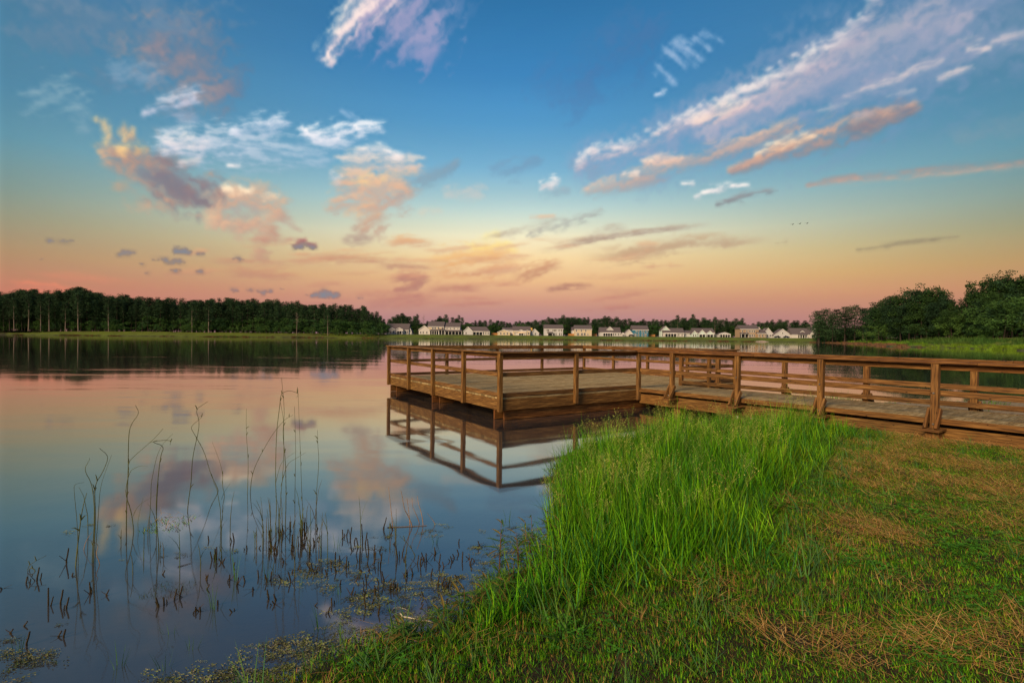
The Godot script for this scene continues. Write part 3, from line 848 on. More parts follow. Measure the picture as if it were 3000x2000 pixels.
		if side == 0:
			for k in list.size():   # bolt heads through the posts
				for hb in [0.02, 0.49]:
					var cy := CylinderMesh.new()
					cy.top_radius = 0.013
					cy.bottom_radius = 0.015
					cy.height = 0.016
					cy.radial_segments = 8
					cy.material = M.bolt
					var bo := part("bolt", cy, pier, P.call(-float(list[k]), b0 - 0.065 - 0.056, hb))
					bo.transform.basis = Basis(A, -B, UP)
		# caps in long lengths
		var c0 := -0.02
		for e in [3.2, 6.62, 10.0, 11.5]:
			board(pier, "railing_cap", P.call(-c0, b0 + out * 0.04, CAPT + 0.019), P.call(-(e - 0.004), b0 + out * 0.04, CAPT + 0.019), 0.142, 0.038, UP, wd, tone(0.12) * Color(0.95, 0.85, 0.75), 0.005)
			c0 = e

# ---------------------------------------------------------------- grass and water plants
func blade(b: MB, base: Vector3, dir: float, length: float, width: float, lean: float, curl: float, col: Color, segs := 3) -> void:
	var out := Vector3(cos(dir), 0, sin(dir))
	var side := Vector3(-sin(dir + 0.5), 0, cos(dir + 0.5)) * width * 0.5
	var p := base
	var ang := lean
	var l := side
	var prev_a := p - l
	var prev_b := p + l
	for k in segs:
		p += (out * sin(ang) + Vector3.UP * cos(ang)) * (length / segs)
		ang += curl / segs
		var f := 1.0 - pow(float(k + 1) / segs, 1.5)
		if k == segs - 1:
			b.flat(prev_a, prev_b, p, col)
		else:
			var na := p - side * maxf(f, 0.15)
			var nb := p + side * maxf(f, 0.15)
			b.flat(prev_a, prev_b, nb, col)
			b.flat(prev_a, nb, na, col)
			prev_a = na
			prev_b = nb

func seed_head(b: MB, base: Vector3, dir: float, length: float, lean: float, col: Color) -> void:
	blade(b, base, dir, length, 0.0035, lean, 0.25, Color(0.13, 0.2, 0.04), 3)
	var out := Vector3(cos(dir), 0, sin(dir))
	for k in 16:
		var f := 0.72 + 0.28 * k / 16.0
		var p := base + (out * sin(lean + 0.12) + Vector3.UP * cos(lean + 0.12)) * length * f
		var d := rng.randf() * TAU
		var q := p + Vector3(cos(d), rng.randf_range(0.6, 1.6), sin(d)) * 0.045 * (1.25 - f) * 2.6
		var s := Vector3(rng.randf_range(-1, 1), rng.randf_range(-0.4, 0.4), rng.randf_range(-1, 1)).normalized() * 0.004
		b.flat(p - s * 0.25, p + s * 0.25, q, col)
		b.flat(q - s, q + s, q + (q - p).normalized() * 0.013, col)

func grass_material(trans := 0.3) -> StandardMaterial3D:
	var m := mat(Color.WHITE, 0.6, true)
	m.backlight_enabled = true
	m.backlight = Color(trans, trans, trans * 0.6).linear_to_srgb()
	m.metallic_specular = 0.15
	m.roughness = 0.8
	return m

var tall := PackedVector2Array()
func in_front_of_walk(p: Vector2) -> bool:
	var A2 := Vector2(-sin(TH), cos(TH))
	var B2 := Vector2(cos(TH), sin(TH))
	var j := Vector2(-0.206, 10.787) + B2 * 4.042
	return (p - j).dot(B2) < -0.1 or (p - j).dot(A2) > 0.3

func edge_distance(p: Vector2, poly: PackedVector2Array) -> float:
	var best := 1e9
	for i in poly.size():
		best = minf(best, Geometry2D.get_closest_point_to_segment(p, poly[i], poly[(i + 1) % poly.size()]).distance_to(p))
	return best if Geometry2D.is_point_in_polygon(p, poly) else -best

func upright(p: Vector3, scale_: Vector3, tilt := 0.12) -> Transform3D:
	var bs := Basis.from_euler(Vector3(rng.randf_range(-tilt, tilt), rng.randf() * TAU, rng.randf_range(-tilt, tilt))).scaled_local(scale_)
	return Transform3D(bs, p)

func build_grass() -> void:
	var gm := grass_material()
	for q in [[1400, 1775], [1540, 1675], [1640, 1570], [1622, 1450], [1628, 1388], [1660, 1350], [1738, 1320], [1900, 1292], [2300, 1265], [2540, 1296], [2440, 1320], [2400, 1400], [2340, 1480], [2270, 1560], [2280, 1640], [2370, 1680], [2280, 1712], [2000, 1742], [1760, 1772], [1570, 1795], [1400, 1810]]:
		tall.append(plan(q[0], q[1], 0.2))
	var greens := [Color(0.09, 0.29, 0.01), Color(0.14, 0.38, 0.012), Color(0.055, 0.22, 0.012), Color(0.21, 0.42, 0.016), Color(0.05, 0.21, 0.04), Color(0.34, 0.28, 0.05)]
	# tall clumps
	var clumps := []
	for k in 6:
		var b := MB.new()
		for i in 15:
			var d := rng.randf() * TAU
			var at := Vector3(rng.randf_range(-0.06, 0.06), -0.02, rng.randf_range(-0.06, 0.06))
			var col: Color = greens[rng.randi() % 5] if rng.randf() < 0.94 else greens[5]
			blade(b, at, d, rng.randf_range(0.28, 0.58), rng.randf_range(0.005, 0.0115), rng.randf_range(0.02, 0.3), rng.randf_range(0.1, 0.9), col * (0.28 + 1.05 * pow(rng.randf(), 1.4)))
		if k == 0 or k == 3:
			for i in 1:
				seed_head(b, Vector3(rng.randf_range(-0.05, 0.05), 0, rng.randf_range(-0.05, 0.05)), rng.randf() * TAU, rng.randf_range(0.5, 0.64), rng.randf_range(0.02, 0.16), Color(0.26, 0.3, 0.07) * rng.randf_range(0.8, 1.3))
		clumps.append(b.mesh(gm, false, false))
	var where := [[], [], [], [], [], []]
	var tints := [[], [], [], [], [], []]
	var lo := Vector2(-1.6, 1.7)
	var hi := Vector2(6.6, 10.2)
	var x := lo.x
	while x < hi.x:
		var y := lo.y
		while y < hi.y:
			var p := Vector2(x + rng.randf_range(-0.05, 0.05), y + rng.randf_range(-0.05, 0.05))
			y += 0.07
			if absf(p.x) > p.y * 1.08 + 1.2 or not in_front_of_walk(p):
				continue
			var e := edge_distance(p, tall) + 0.16 * noise.get_noise_2d(p.x * 160.0, p.y * 160.0)
			if e < 0.0:
				continue
			var s := shore(p)
			if s < -0.25: continue
			var patch := noise.get_noise_2d(p.x * 70.0 + 30.0, p.y * 70.0)
			if rng.randf() < 0.15 + 0.3 * maxf(0.0, -patch) + (0.35 * (1.0 - sstep(0.0, 0.35, e)) if s > 0.6 else 0.0):
				continue
			var tallness := lerpf(0.4, 1.0, sstep(0.0, 0.55, e + (0.45 if s < 0.75 else 0.0))) * (0.9 + 0.35 * patch) * rng.randf_range(0.8, 1.15)
			if p.y < 4.2: tallness *= lerpf(0.5, 1.0, sstep(2.6, 4.4, p.y))
			tallness *= lerpf(1.0, 1.04, sstep(5.0, 6.5, p.y))
			if rng.randf() < 0.07: tallness *= 1.3
			var k := rng.randi() % 6
			if tallness < 0.75 and k % 3 == 0: k += 1
			where[k].append(upright(Vector3(p.x, maxf(height_of(p, s), -0.12), -p.y), Vector3(1.0, tallness, 1.0), 0.16))
			var g := rng.randf_range(0.78, 1.22) * (0.86 + 0.4 * patch)
			tints[k].append(Color(g * (1.0 + 0.45 * patch), g, g * rng.randf_range(0.8, 1.2)))
		x += 0.07
	for k in 6:
		many("tall_grass", clumps[k], where[k], tints[k], "dense tall bright green grass with seed heads on the near bank", "grass")
	# lawn tiles and straw
	var tiles := []
	for k in 5:
		var b := MB.new()
		for i in 270:
			var at := Vector3(rng.randf_range(-0.16, 0.16), -0.008, rng.randf_range(-0.16, 0.16))
			var roll := rng.randf()
			var col: Color = greens[rng.randi() % 5] * rng.randf_range(0.2, 1.1)
			if roll > 0.75: col = Color(0.28, 0.185, 0.05) * rng.randf_range(0.35, 1.25)
			if roll > 0.93: col = Color(0.05, 0.028, 0.012)
			blade(b, at, rng.randf() * TAU, rng.randf_range(0.012, 0.045), rng.randf_range(0.003, 0.006), rng.randf_range(0.2, 1.2), rng.randf_range(0.0, 0.9), col, 2)
		tiles.append(b.mesh(gm, false, false))
	var straws := []
	for k in 4:
		var b := MB.new()
		for i in 42:
			var d := rng.randf_range(-1.1, 1.1) + (PI if rng.randf() < 0.5 else 0.0)
			var at := Vector3(rng.randf_range(-0.2, 0.2), rng.randf_range(0.012, 0.05), rng.randf_range(-0.13, 0.13))
			var col := Color(0.6, 0.38, 0.13).lerp(Color(0.42, 0.2, 0.05), rng.randf()) * rng.randf_range(0.7, 1.2)
			if rng.randf() < 0.1: col = Color(0.42, 0.33, 0.16)
			blade(b, at, d, rng.randf_range(0.05, 0.17), rng.randf_range(0.002, 0.0038), rng.randf_range(1.2, 1.62), rng.randf_range(-0.2, 0.5), col, 2)
		straws.append(b.mesh(gm, false, false))
	var tufts := []
	for k in 4:
		var b := MB.new()
		for i in 13:
			var col := Color(0.045, 0.125, 0.05).lerp(Color(0.09, 0.17, 0.02), rng.randf()) * rng.randf_range(0.8, 1.2)
			blade(b, Vector3(rng.randf_range(-0.03, 0.03), -0.01, rng.randf_range(-0.03, 0.03)), rng.randf() * TAU, rng.randf_range(0.1, 0.24), rng.randf_range(0.004, 0.007), rng.randf_range(0.35, 1.15), rng.randf_range(0.2, 0.8), col)
		tufts.append(b.mesh(gm, false, false))
	var lw := [[], [], [], [], []]
	var lt := [[], [], [], [], []]
	var sw := [[], [], [], []]
	var st := [[], [], [], []]
	var tw := [[], [], [], []]
	var tt := [[], [], [], []]
	x = -3.0
	while x < 10.5:
		var y := 0.5
		while y < 10.5:
			var p := Vector2(x + rng.randf_range(-0.06, 0.06), y + rng.randf_range(-0.06, 0.06))
			y += 0.112
			if absf(p.x) > p.y * 1.06 + 1.5 or not in_front_of_walk(p):
				continue
			var s := shore(p)
			if s < -0.04: continue
			var e := edge_distance(p, tall)
			if e > 0.5: continue
			var h := height_of(p, s)
			var dry := noise.get_noise_2d(p.x * 95.0 + 400.0, p.y * 95.0) * 1.2 + 0.3 * noise2.get_noise_2d(p.x * 60.0, p.y * 60.0) + 0.3 * sstep(2.9, 4.6, p.y) - 0.2
			var lush := sstep(0.9, 0.1, absf(e)) * 0.5 + sstep(1.2, 0.2, s) * 0.35 + sstep(2.6, 1.8, p.y) * 0.15
			if s > 0.12 or rng.randf() < 0.5:
				var k := rng.randi() % 5
				var hh := rng.randf_range(0.7, 1.25) * (1.0 + lush)
				lw[k].append(upright(Vector3(p.x, h, -p.y), Vector3(1.0, hh, 1.0), 0.1))
				var g := rng.randf_range(0.8, 1.2)
				lt[k].append(Color(g * (1.0 + clampf(dry, 0.0, 0.5)), g, g))
			var chance := sstep(-0.12, 0.3, dry - lush * 0.4) * sstep(0.3, 1.0, s)
			if rng.randf() < 0.03 + chance * 0.82:
				var k := rng.randi() % 4
				var bs := Basis.from_euler(Vector3(rng.randf_range(-0.08, 0.08), noise.get_noise_2d(p.x * 30.0, p.y * 30.0) * 5.0 + rng.randf_range(-0.6, 0.6), rng.randf_range(-0.08, 0.08)))
				sw[k].append(Transform3D(bs, Vector3(p.x, h + 0.004, -p.y)))
				var g := rng.randf_range(0.75, 1.2)
				st[k].append(Color(g, g, g))
			if rng.randf() < 0.045 + lush * 0.36:
				var k := rng.randi() % 4
				var sc := rng.randf_range(0.6, 1.2) * (1.0 + lush * 0.9)
				tw[k].append(upright(Vector3(p.x, h, -p.y), Vector3(sc, sc, sc), 0.2))
				var g := rng.randf_range(0.8, 1.25)
				tt[k].append(Color(g, g, g))
		x += 0.112
	# small broad-leaved weeds creeping between the blades
	var cb := MB.new()
	for i in 9:
		var c0 := Vector3(rng.randf_range(-0.05, 0.05), rng.randf_range(0.01, 0.035), rng.randf_range(-0.05, 0.05))
		for j in 3:
			var d := TAU * j / 3.0 + rng.randf()
			var o := Vector3(cos(d), rng.randf_range(-0.1, 0.25), sin(d)) * 0.011
			var sd := Vector3(-sin(d), 0, cos(d)) * 0.006
			var col := Color(0.07, 0.22, 0.02) * rng.randf_range(0.7, 1.2)
			cb.flat(c0, c0 + o + sd, c0 + o * 1.25, col)
			cb.flat(c0, c0 + o * 1.25, c0 + o - sd, col)
	var cw := []
	var ct := []
	for k in 2600:
		var p := Vector2(rng.randf_range(-1.2, 5.5), rng.randf_range(1.7, 5.5))
		if noise.get_noise_2d(p.x * 80.0 + 50.0, p.y * 80.0) < 0.08: continue
		var s := shore(p)
		if s < 0.1 or edge_distance(p, tall) > 0.3: continue
		var sc := rng.randf_range(0.7, 1.5)
		cw.append(upright(Vector3(p.x, height_of(p, s), -p.y), Vector3(sc, sc, sc), 0.2))
		ct.append(Color.WHITE * rng.randf_range(0.7, 1.25))
	many("clover", cb.mesh(gm, false, false), cw, ct, "patches of small round-leaved clover creeping through the lawn", "clover")
	# a few tufts on the sandy shore beyond the walkway
	for k in 260:
		var p := Vector2(rng.randf_range(7.0, 22.0), rng.randf_range(9.0, 15.5))
		var s := shore(p)
		if s < 0.02 or in_front_of_walk(p) or (p - Vector2(8.2, 9.8)).length() < 1.6: continue
		var sc := rng.randf_range(0.5, 1.1)
		tw[k % 4].append(upright(Vector3(p.x, height_of(p, s), -p.y), Vector3(sc, sc, sc), 0.2))
		tt[k % 4].append(Color(1.0, 0.9, 0.8))
	for k in 5:
		many("lawn_grass", tiles[k], lw[k], lt[k], "short mown lawn mixed green and brown beside the walkway", "grass")
	for k in 4:
		many("dead_straw", straws[k], sw[k], st[k], "loose tan mown straw lying over the lawn", "straw")
	for k in 4:
		many("grass_tufts", tufts[k], tw[k], tt[k], "scattered coarse green tufts standing out of the lawn", "grass")
	# the round clump standing in the water behind the walkway
	for q in [[2450, 1180, 0.75, 170, 0.55], [2905, 1215, 0.4, 40, 0.25], [2370, 1166, 0.3, 9, 0.5], [1755, 1560, 0.0, 0, 0.0]]:
		if q[3] == 0: continue
		var b := MB.new()
		for i in q[3]:
			var d := rng.randf() * TAU
			var rr: float = sqrt(rng.randf()) * q[2]
			blade(b, Vector3(cos(d) * rr, -0.02, sin(d) * rr * 0.7), d + rng.randf_range(-0.4, 0.4), rng.randf_range(0.3, 0.8) * q[4], rng.randf_range(0.009, 0.016), rng.randf_range(0.05, 0.45), rng.randf_range(0.0, 0.6), Color(0.07, 0.16, 0.02) * rng.randf_range(0.6, 1.3))
		var at := on_level(q[0], q[1], 0.0)
		var lab: String = {2450: "round bright green grass clump at the water's edge behind the walkway", 2905: "low grass clump on the sandy shore beyond the walkway", 2370: "few thin reed blades in the water behind the walkway"}[q[0]]
		solo("grass_clump", b.mesh(gm, false, false), Vector3(at.x, maxf(0.0, ground(Vector2(at.x, -at.z))) if q[0] == 2905 else 0.0, at.z), lab, "grass clump")

func tube(b: MB, pts: Array, r0: float, r1: float, col: Color, sides := 5) -> void:
	for k in pts.size() - 1:
		var f0 := lerpf(r0, r1, float(k) / (pts.size() - 1))
		var f1 := lerpf(r0, r1, float(k + 1) / (pts.size() - 1))
		var ax: Vector3 = (pts[k + 1] - pts[k]).normalized()
		var sx := ax.cross(Vector3(0.31, 0.2, 0.93)).normalized()
		var sy := ax.cross(sx)
		for i in sides:
			var a0 := TAU * i / sides
			var a1 := TAU * (i + 1) / sides
			var d0 := sx * cos(a0) + sy * sin(a0)
			var d1 := sx * cos(a1) + sy * sin(a1)
			b.quad(pts[k] + d0 * f0, pts[k] + d1 * f0, pts[k + 1] + d1 * f1, pts[k + 1] + d0 * f1, (pts[k] + pts[k + 1]) * 0.5, col)

func build_reeds() -> void:
	var rm := mat(Color.WHITE, 0.7, true)
	var dry := Color(0.075, 0.08, 0.024)
	var stalks := [
		["thick straight brown reed stalk rising beside a thin twisted one", 6.5, [[219, 1661], [232, 1500], [247, 1446]]],
		["thin twisted reed stalk with a hooked tip beside a thick straight one", 3.0, [[228, 1660], [226, 1540], [224, 1444], [232, 1412], [241, 1414]]],
		["slender reed stalk curling over at its tip, among three on one base", 4.0, [[268, 1647], [274, 1504], [262, 1420], [254, 1372], [254, 1350], [266, 1340]]],
		["tall reed stalk sweeping outward, tallest of three on one base", 5.0, [[272, 1649], [281, 1512], [283, 1419], [289, 1385], [305, 1340], [317, 1306]]],
		["thin reed stalk leaning on the tallest of three on one base", 3.2, [[276, 1648], [285, 1500], [300, 1419], [308, 1338]]],
		["broken reed leaf bent down into the water by three stalks", 4.0, [[293, 1651], [284, 1620], [277, 1600], [274, 1570]]],
		["short leaning reed leaf between two stalk groups", 3.5, [[243, 1610], [246, 1585], [261, 1562]]],
		["very tall reed stalk curving over at the top", 5.5, [[369, 1546], [368, 1480], [370, 1389], [376, 1287], [385, 1245], [398, 1212], [417, 1183]]],
		["forked reed stalk with long arching side shoots", 4.5, [[391, 1557], [386, 1500], [374, 1440], [373, 1389], [380, 1352], [391, 1332], [425, 1292], [463, 1259]]],
		["thin side shoot of reed arching almost level", 2.6, [[374, 1400], [380, 1378], [398, 1368], [420, 1362], [448, 1360]]],
		["thin side shoot of reed slanting upward low over the water", 2.6, [[389, 1512], [400, 1490], [420, 1470], [451, 1451]]],
		["short thin reed stalk between two taller ones", 2.8, [[404, 1560], [403, 1525], [410, 1461]]],
		["reed stalk with a snapped zigzag top", 4.5, [[465, 1617], [457, 1508], [462, 1440], [466, 1338], [463, 1312], [459, 1287], [472, 1296], [489, 1306]]],
		["thin reed stalk leaning across one with a snapped top", 3.2, [[436, 1542], [441, 1450], [446, 1412], [464, 1335], [480, 1300], [495, 1273]]],
		["broken reed tip hanging level from a snapped stalk", 2.4, [[459, 1290], [440, 1296], [427, 1299]]],
		["tall reed stalk hooked over at the tip with torn leaves", 5.0, [[548, 1497], [549, 1460], [553, 1415], [564, 1338], [574, 1262], [566, 1232], [565, 1202], [576, 1187], [590, 1180]]],
		["reed stalk leaning far over against a hooked tall one", 4.5, [[640, 1438], [628, 1415], [614, 1393], [591, 1325], [574, 1266], [571, 1246], [578, 1225], [585, 1218], [588, 1224]]],
		["leaning reed stalk with a split lower stem", 3.8, [[658, 1453], [652, 1420], [648, 1393], [638, 1355], [611, 1298]]],
		["straight lone reed stalk standing clear of the others", 4.2, [[724, 1446], [725, 1355], [718, 1262], [716, 1198]]],
		["reed stalk bowed far over toward the crowded clump", 4.2, [[732, 1444], [738, 1393], [752, 1351], [799, 1270], [833, 1227], [848, 1220], [865, 1213]]],
		["tall arched reed stalk drooping at the tip in the crowded clump", 4.5, [[806, 1559], [808, 1480], [808, 1406], [800, 1270], [814, 1185], [833, 1151], [850, 1141], [866, 1155], [864, 1166]]],
		["tallest reed stalk, straight to its tip, in the crowded clump", 5.0, [[835, 1546], [840, 1461], [835, 1355], [827, 1270], [823, 1206], [813, 1108]]],
		["straight reed stalk close behind the tallest one", 4.0, [[818, 1546], [820, 1483], [827, 1355], [831, 1227], [830, 1176]]],
		["slim upright reed stalk at the outer side of the crowded clump", 4.0, [[863, 1542], [861, 1440], [867, 1313], [868, 1189]]],
		["tall upright reed stalk with a bare straight tip beside the crowded clump", 4.2, [[888, 1525], [886, 1461], [880, 1312], [877, 1138]]],
		["upright reed stalk standing apart near the crowded clump", 4.0, [[929, 1560], [927, 1461], [931, 1355], [934, 1300], [931, 1259]]],
		["thin reed shoot crossing the crowded clump low down", 2.6, [[806, 1420], [812, 1395], [829, 1347], [864, 1324]]],
		["thin reed shoot crossing the crowded clump in a long curve", 2.6, [[822, 1425], [840, 1357], [867, 1342], [895, 1325]]],
		["tan dried reed leaf standing alone beside floating stems", 5.0, [[1150, 1539], [1146, 1500], [1142, 1440], [1138, 1427]]],
		["tan dried reed leaf leaning over a crossed pair", 6.0, [[1209, 1543], [1195, 1510], [1186, 1488], [1178, 1450], [1175, 1436]]],
		["tan dried reed leaf crossed with a leaning one", 5.5, [[1201, 1538], [1197, 1500], [1193, 1458]]],
		["curled tan reed leaf, first of a parallel pair", 5.0, [[1230, 1534], [1220, 1505], [1208, 1485], [1205, 1460]]],
		["curled tan reed leaf, second of a parallel pair", 5.0, [[1240, 1537], [1234, 1500], [1226, 1475], [1219, 1458]]],
		["short tan reed leaf slanting out of floating leaves", 4.5, [[1276, 1537], [1266, 1520], [1252, 1502]]],
		["bent broken reed leaning low over open water", 4.0, [[106, 1673], [88, 1660], [76, 1680], [84, 1668], [112, 1640], [127, 1630]]],
		["thin leaning stem over dead reed stubs by the bank", 4.0, [[1219, 1630], [1196, 1595], [1172, 1567]]],
	]
	for q in stalks:
		var p: Array = q[2]
		var root := on_level(p[0][0], p[0][1], 0.0)
		if p[0][1] < 1515 and p[0][0] < 460 and q[0].begins_with("thin side") or q[0].begins_with("broken reed tip") or q[0].begins_with("thin reed shoot"):
			root = on_level(p[0][0], 1552.0, 0.0)
		var pts := []
		for k in p.size():
			var w := at_depth(p[k][0], p[k][1], -root.z)
			w += Vector3(0, 0, rng.randf_range(-0.02, 0.02) * k)
			pts.append(w - root)
		if pts[0].y < 0.05: pts.push_front(pts[0] + Vector3(0.0, -0.28, 0.0))
		# smooth the path
		var sm: Array = pts
		for pass_ in 2:
			var cut := [sm[0]]
			for k in sm.size() - 1:
				if k > 0: cut.append((sm[k] as Vector3).lerp(sm[k + 1], 0.22))
				if k < sm.size() - 2: cut.append((sm[k] as Vector3).lerp(sm[k + 1], 0.78))
			cut.append(sm[-1])
			sm = cut
		var b := MB.new()
		var leafy: bool = q[0].contains("leaf")
		var col: Color = (Color(0.26, 0.145, 0.05) if leafy else dry) * rng.randf_range(0.8, 1.25)
		tube(b, sm, q[1] * 0.00085, q[1] * 0.00032, col)
		if not leafy and q[1] > 3.5:
			for i in 3:   # withered sheaths clinging to the nodes
				var k := rng.randi_range(2, sm.size() - 2)
				var at: Vector3 = sm[k]
				var d := Vector3(rng.randf_range(-1, 1), rng.randf_range(0.4, 1.6), rng.randf_range(-0.5, 0.5)).normalized() * rng.randf_range(0.02, 0.06)
				tube(b, [at, at + d * 0.6 + Vector3(0, 0.01, 0), at + d], q[1] * 0.001, 0.0008, col * 1.1, 4)
		solo("reed_stalk", b.mesh(rm), root, q[0], "reed", "dry reed stalks standing in the shallows")
	# cut stubs
	var z2 := [[178, 490, 40], [330, 645, 120], [415, 640, 100], [455, 665, 75], [730, 575, 40], [1128, 640, 50], [1200, 605, 75], [1237, 590, 75], [1378, 690, 45], [1425, 530, 30], [68, 835, 30], [165, 785, 30], [180, 920, 95], [400, 860, 35], [435, 865, 60], [455, 350, 105], [252, 470, 85], [1458, 330, 60], [1490, 325, 90], [1520, 350, 30], [1580, 470, 45], [1635, 500, 55], [1685, 480, 40], [1610, 200, 60], [1700, 255, 30], [1850, 600, 65], [1935, 470, 50], [2000, 480, 70], [8, 530, 18], [1090, 655, 70], [1120, 430, 25], [620, 560, 75], [495, 440, 18]]
	var z3 := [[305, 520, 70], [340, 500, 60], [370, 520, 100], [405, 560, 50], [435, 590, 75], [475, 560, 170], [500, 580, 110], [527, 640, 120], [575, 660, 80], [625, 640, 50], [240, 720, 90], [280, 720, 60], [335, 770, 90], [450, 720, 115], [535, 800, 60], [575, 740, 90], [630, 770, 130], [660, 440, 100], [730, 450, 60], [820, 660, 70], [775, 700, 120], [840, 700, 60], [950, 740, 70], [975, 760, 90], [1000, 700, 60], [1025, 720, 80], [1100, 660, 60], [1135, 760, 100], [1245, 720, 50], [1265, 690, 40], [1335, 720, 80], [1305, 560, 40], [1485, 590, 50], [510, 920, 100], [660, 900, 100], [615, 910, 50], [590, 970, 45], [715, 960, 70], [745, 960, 70], [770, 970, 60], [860, 840, 60], [840, 850, 40], [1125, 940, 90], [1165, 930, 80], [1190, 940, 60], [1215, 940, 90], [420, 890, 50], [1000, 1030, 60], [500, 1000, 40], [125, 800, 30], [165, 830, 40], [40, 790, 60], [60, 830, 50], [210, 1100, 60], [500, 1120, 120], [560, 1090, 50], [180, 1160, 50], [1440, 720, 30], [1390, 700, 25], [1290, 870, 40], [80, 800, 30], [705, 900, 30]]
	var all := []
	for q in z2: all.append([q[0] / 2.352, 1500 + q[1] / 2.352, q[2] / 2.352])
	for q in z3: all.append([900 + q[0] / 2.94, 1400 + q[1] / 2.94, q[2] / 2.94])
	for k in 46:
		var px := rng.randf_range(560, 1420)
		var py := rng.randf_range(1580, 1800)
		all.append([px, py, rng.randf_range(8, 24)])
	for k in 22: all.append([rng.randf_range(775, 935), rng.randf_range(1545, 1625), rng.randf_range(14, 48)])
	var stub_meshes := []
	for k in 7:
		var b := MB.new()
		var lean := Vector3(rng.randf_range(-0.02, 0.02), 1.0, rng.randf_range(-0.02, 0.02))
		tube(b, [Vector3(0, -1.0, 0), Vector3(0, 0.2, 0), lean * 0.6, lean], 0.0055, 0.0042, Color(0.036, 0.024, 0.01), 6)
		if k % 2:
			var l2 := Vector3(rng.randf_range(-0.06, 0.06), 0.7, rng.randf_range(-0.04, 0.04))
			tube(b, [Vector3(0.012, -0.2, 0.006), Vector3(0.012, 0.05, 0), l2], 0.0045, 0.0018, Color(0.055, 0.032, 0.013), 5)
		if k % 3 == 0:
			tube(b, [Vector3(-0.01, -0.2, 0), Vector3(-0.02, 0.1, 0.0), Vector3(-0.024, 0.5, 0.01)], 0.005, 0.003, Color(0.034, 0.024, 0.009), 5)
		stub_meshes.append(b.mesh(rm))
	for q in all:
		var at := on_level(q[0], q[1], 0.0)
		var hh: float = q[2] * -at.z / F
		var o := solo("reed_stub", stub_meshes[rng.randi() % 7], at, "short dark cut reed stub poking out of the shallow water", "reed stub", "cut reed stubs in the shallows")
		o.scale = Vector3(1, hh, 1)
		o.rotation.y = rng.randf() * TAU
	for k in 58:   # thin upright stems among the stalks
		var px := rng.randf_range(740, 960) if k < 30 else rng.randf_range(150, 1250)
		var at := on_level(px, rng.randf_range(1500, 1640) if k < 30 else rng.randf_range(1540, 1720), 0.0)
		var hh := 0.1 + 0.36 * pow(rng.randf(), 2.0)
		var b := MB.new()
		var bow := Vector3(rng.randf_range(-0.14, 0.14), 0, rng.randf_range(-0.1, 0.1)) * hh
		var col := Color(0.1, 0.075, 0.028).lerp(Color(0.055, 0.09, 0.02), rng.randf())
		tube(b, [Vector3(0, -0.2, 0), bow * 0.1 + Vector3(0, hh * 0.4, 0), bow * 0.5 + Vector3(0, hh * 0.8, 0), bow + Vector3(0, hh, 0)], 0.0036, 0.001, col, 5)
		blade(b, Vector3(0, hh * rng.randf_range(0.2, 0.6), 0), rng.randf() * TAU, hh * 0.5, 0.006, 0.35, 0.7, col)
		b.n.clear()
		solo("thin_reed", b.mesh(rm, false, false), at, "thin upright green-tan reed stem rising among the cut stubs", "reed", "thin reed stems in the shallows")
	# green sedge shoots
	for q in [[52, 1905, 65], [345, 1950, 95], [625, 1785, 110], [690, 1700, 110], [500, 1850, 60], [780, 1690, 60], [985, 1600, 50], [990, 1740, 55], [880, 1715, 50], [560, 1900, 50], [910, 1960, 80], [480, 1960, 70], [935, 1850, 100], [1000, 1900, 110], [1275, 1590, 45], [1490, 1525, 60]]:
		var b := MB.new()
		var at := on_level(q[0], q[1], 0.0)
		var hh: float = q[2] * -at.z / F
		for i in 6:
			blade(b, Vector3(0, -0.15, 0), rng.randf() * TAU, hh * rng.randf_range(0.6, 1.0) + 0.15, 0.006, rng.randf_range(0.0, 0.22), rng.randf_range(0.0, 0.6), Color(0.07, 0.17, 0.02) * rng.randf_range(0.7, 1.2), 3)
		solo("sedge_shoot", b.mesh(grass_material(), false, false), at, "small green sedge shoot growing through the shallow water", "sedge", "green sedge shoots in the shallows")

func leaf_mesh(length: float, width: float, mt: Material, col: Color) -> ArrayMesh:
	var b := MB.new()
	var n := 5
	for k in n:
		var f0 := float(k) / n
		var f1 := float(k + 1) / n
		var w0 := sin(PI * pow(f0, 0.8)) * width * 0.5
		var w1 := sin(PI * pow(f1, 0.8)) * width * 0.5
		var p0 := Vector3(f0 * length, -0.28 * f0 * f0 * length, 0)
		var p1 := Vector3(f1 * length, -0.28 * f1 * f1 * length, 0)
		for s in [-1.0, 1.0]:
			var a := p0 + Vector3(0, w0 * 0.35, s * w0)
			var c := p1 + Vector3(0, w1 * 0.35, s * w1)
			b.flat(p0, a, c, col)
			b.flat(p0, c, p1, col)
	return b.mesh(mt, false, false)

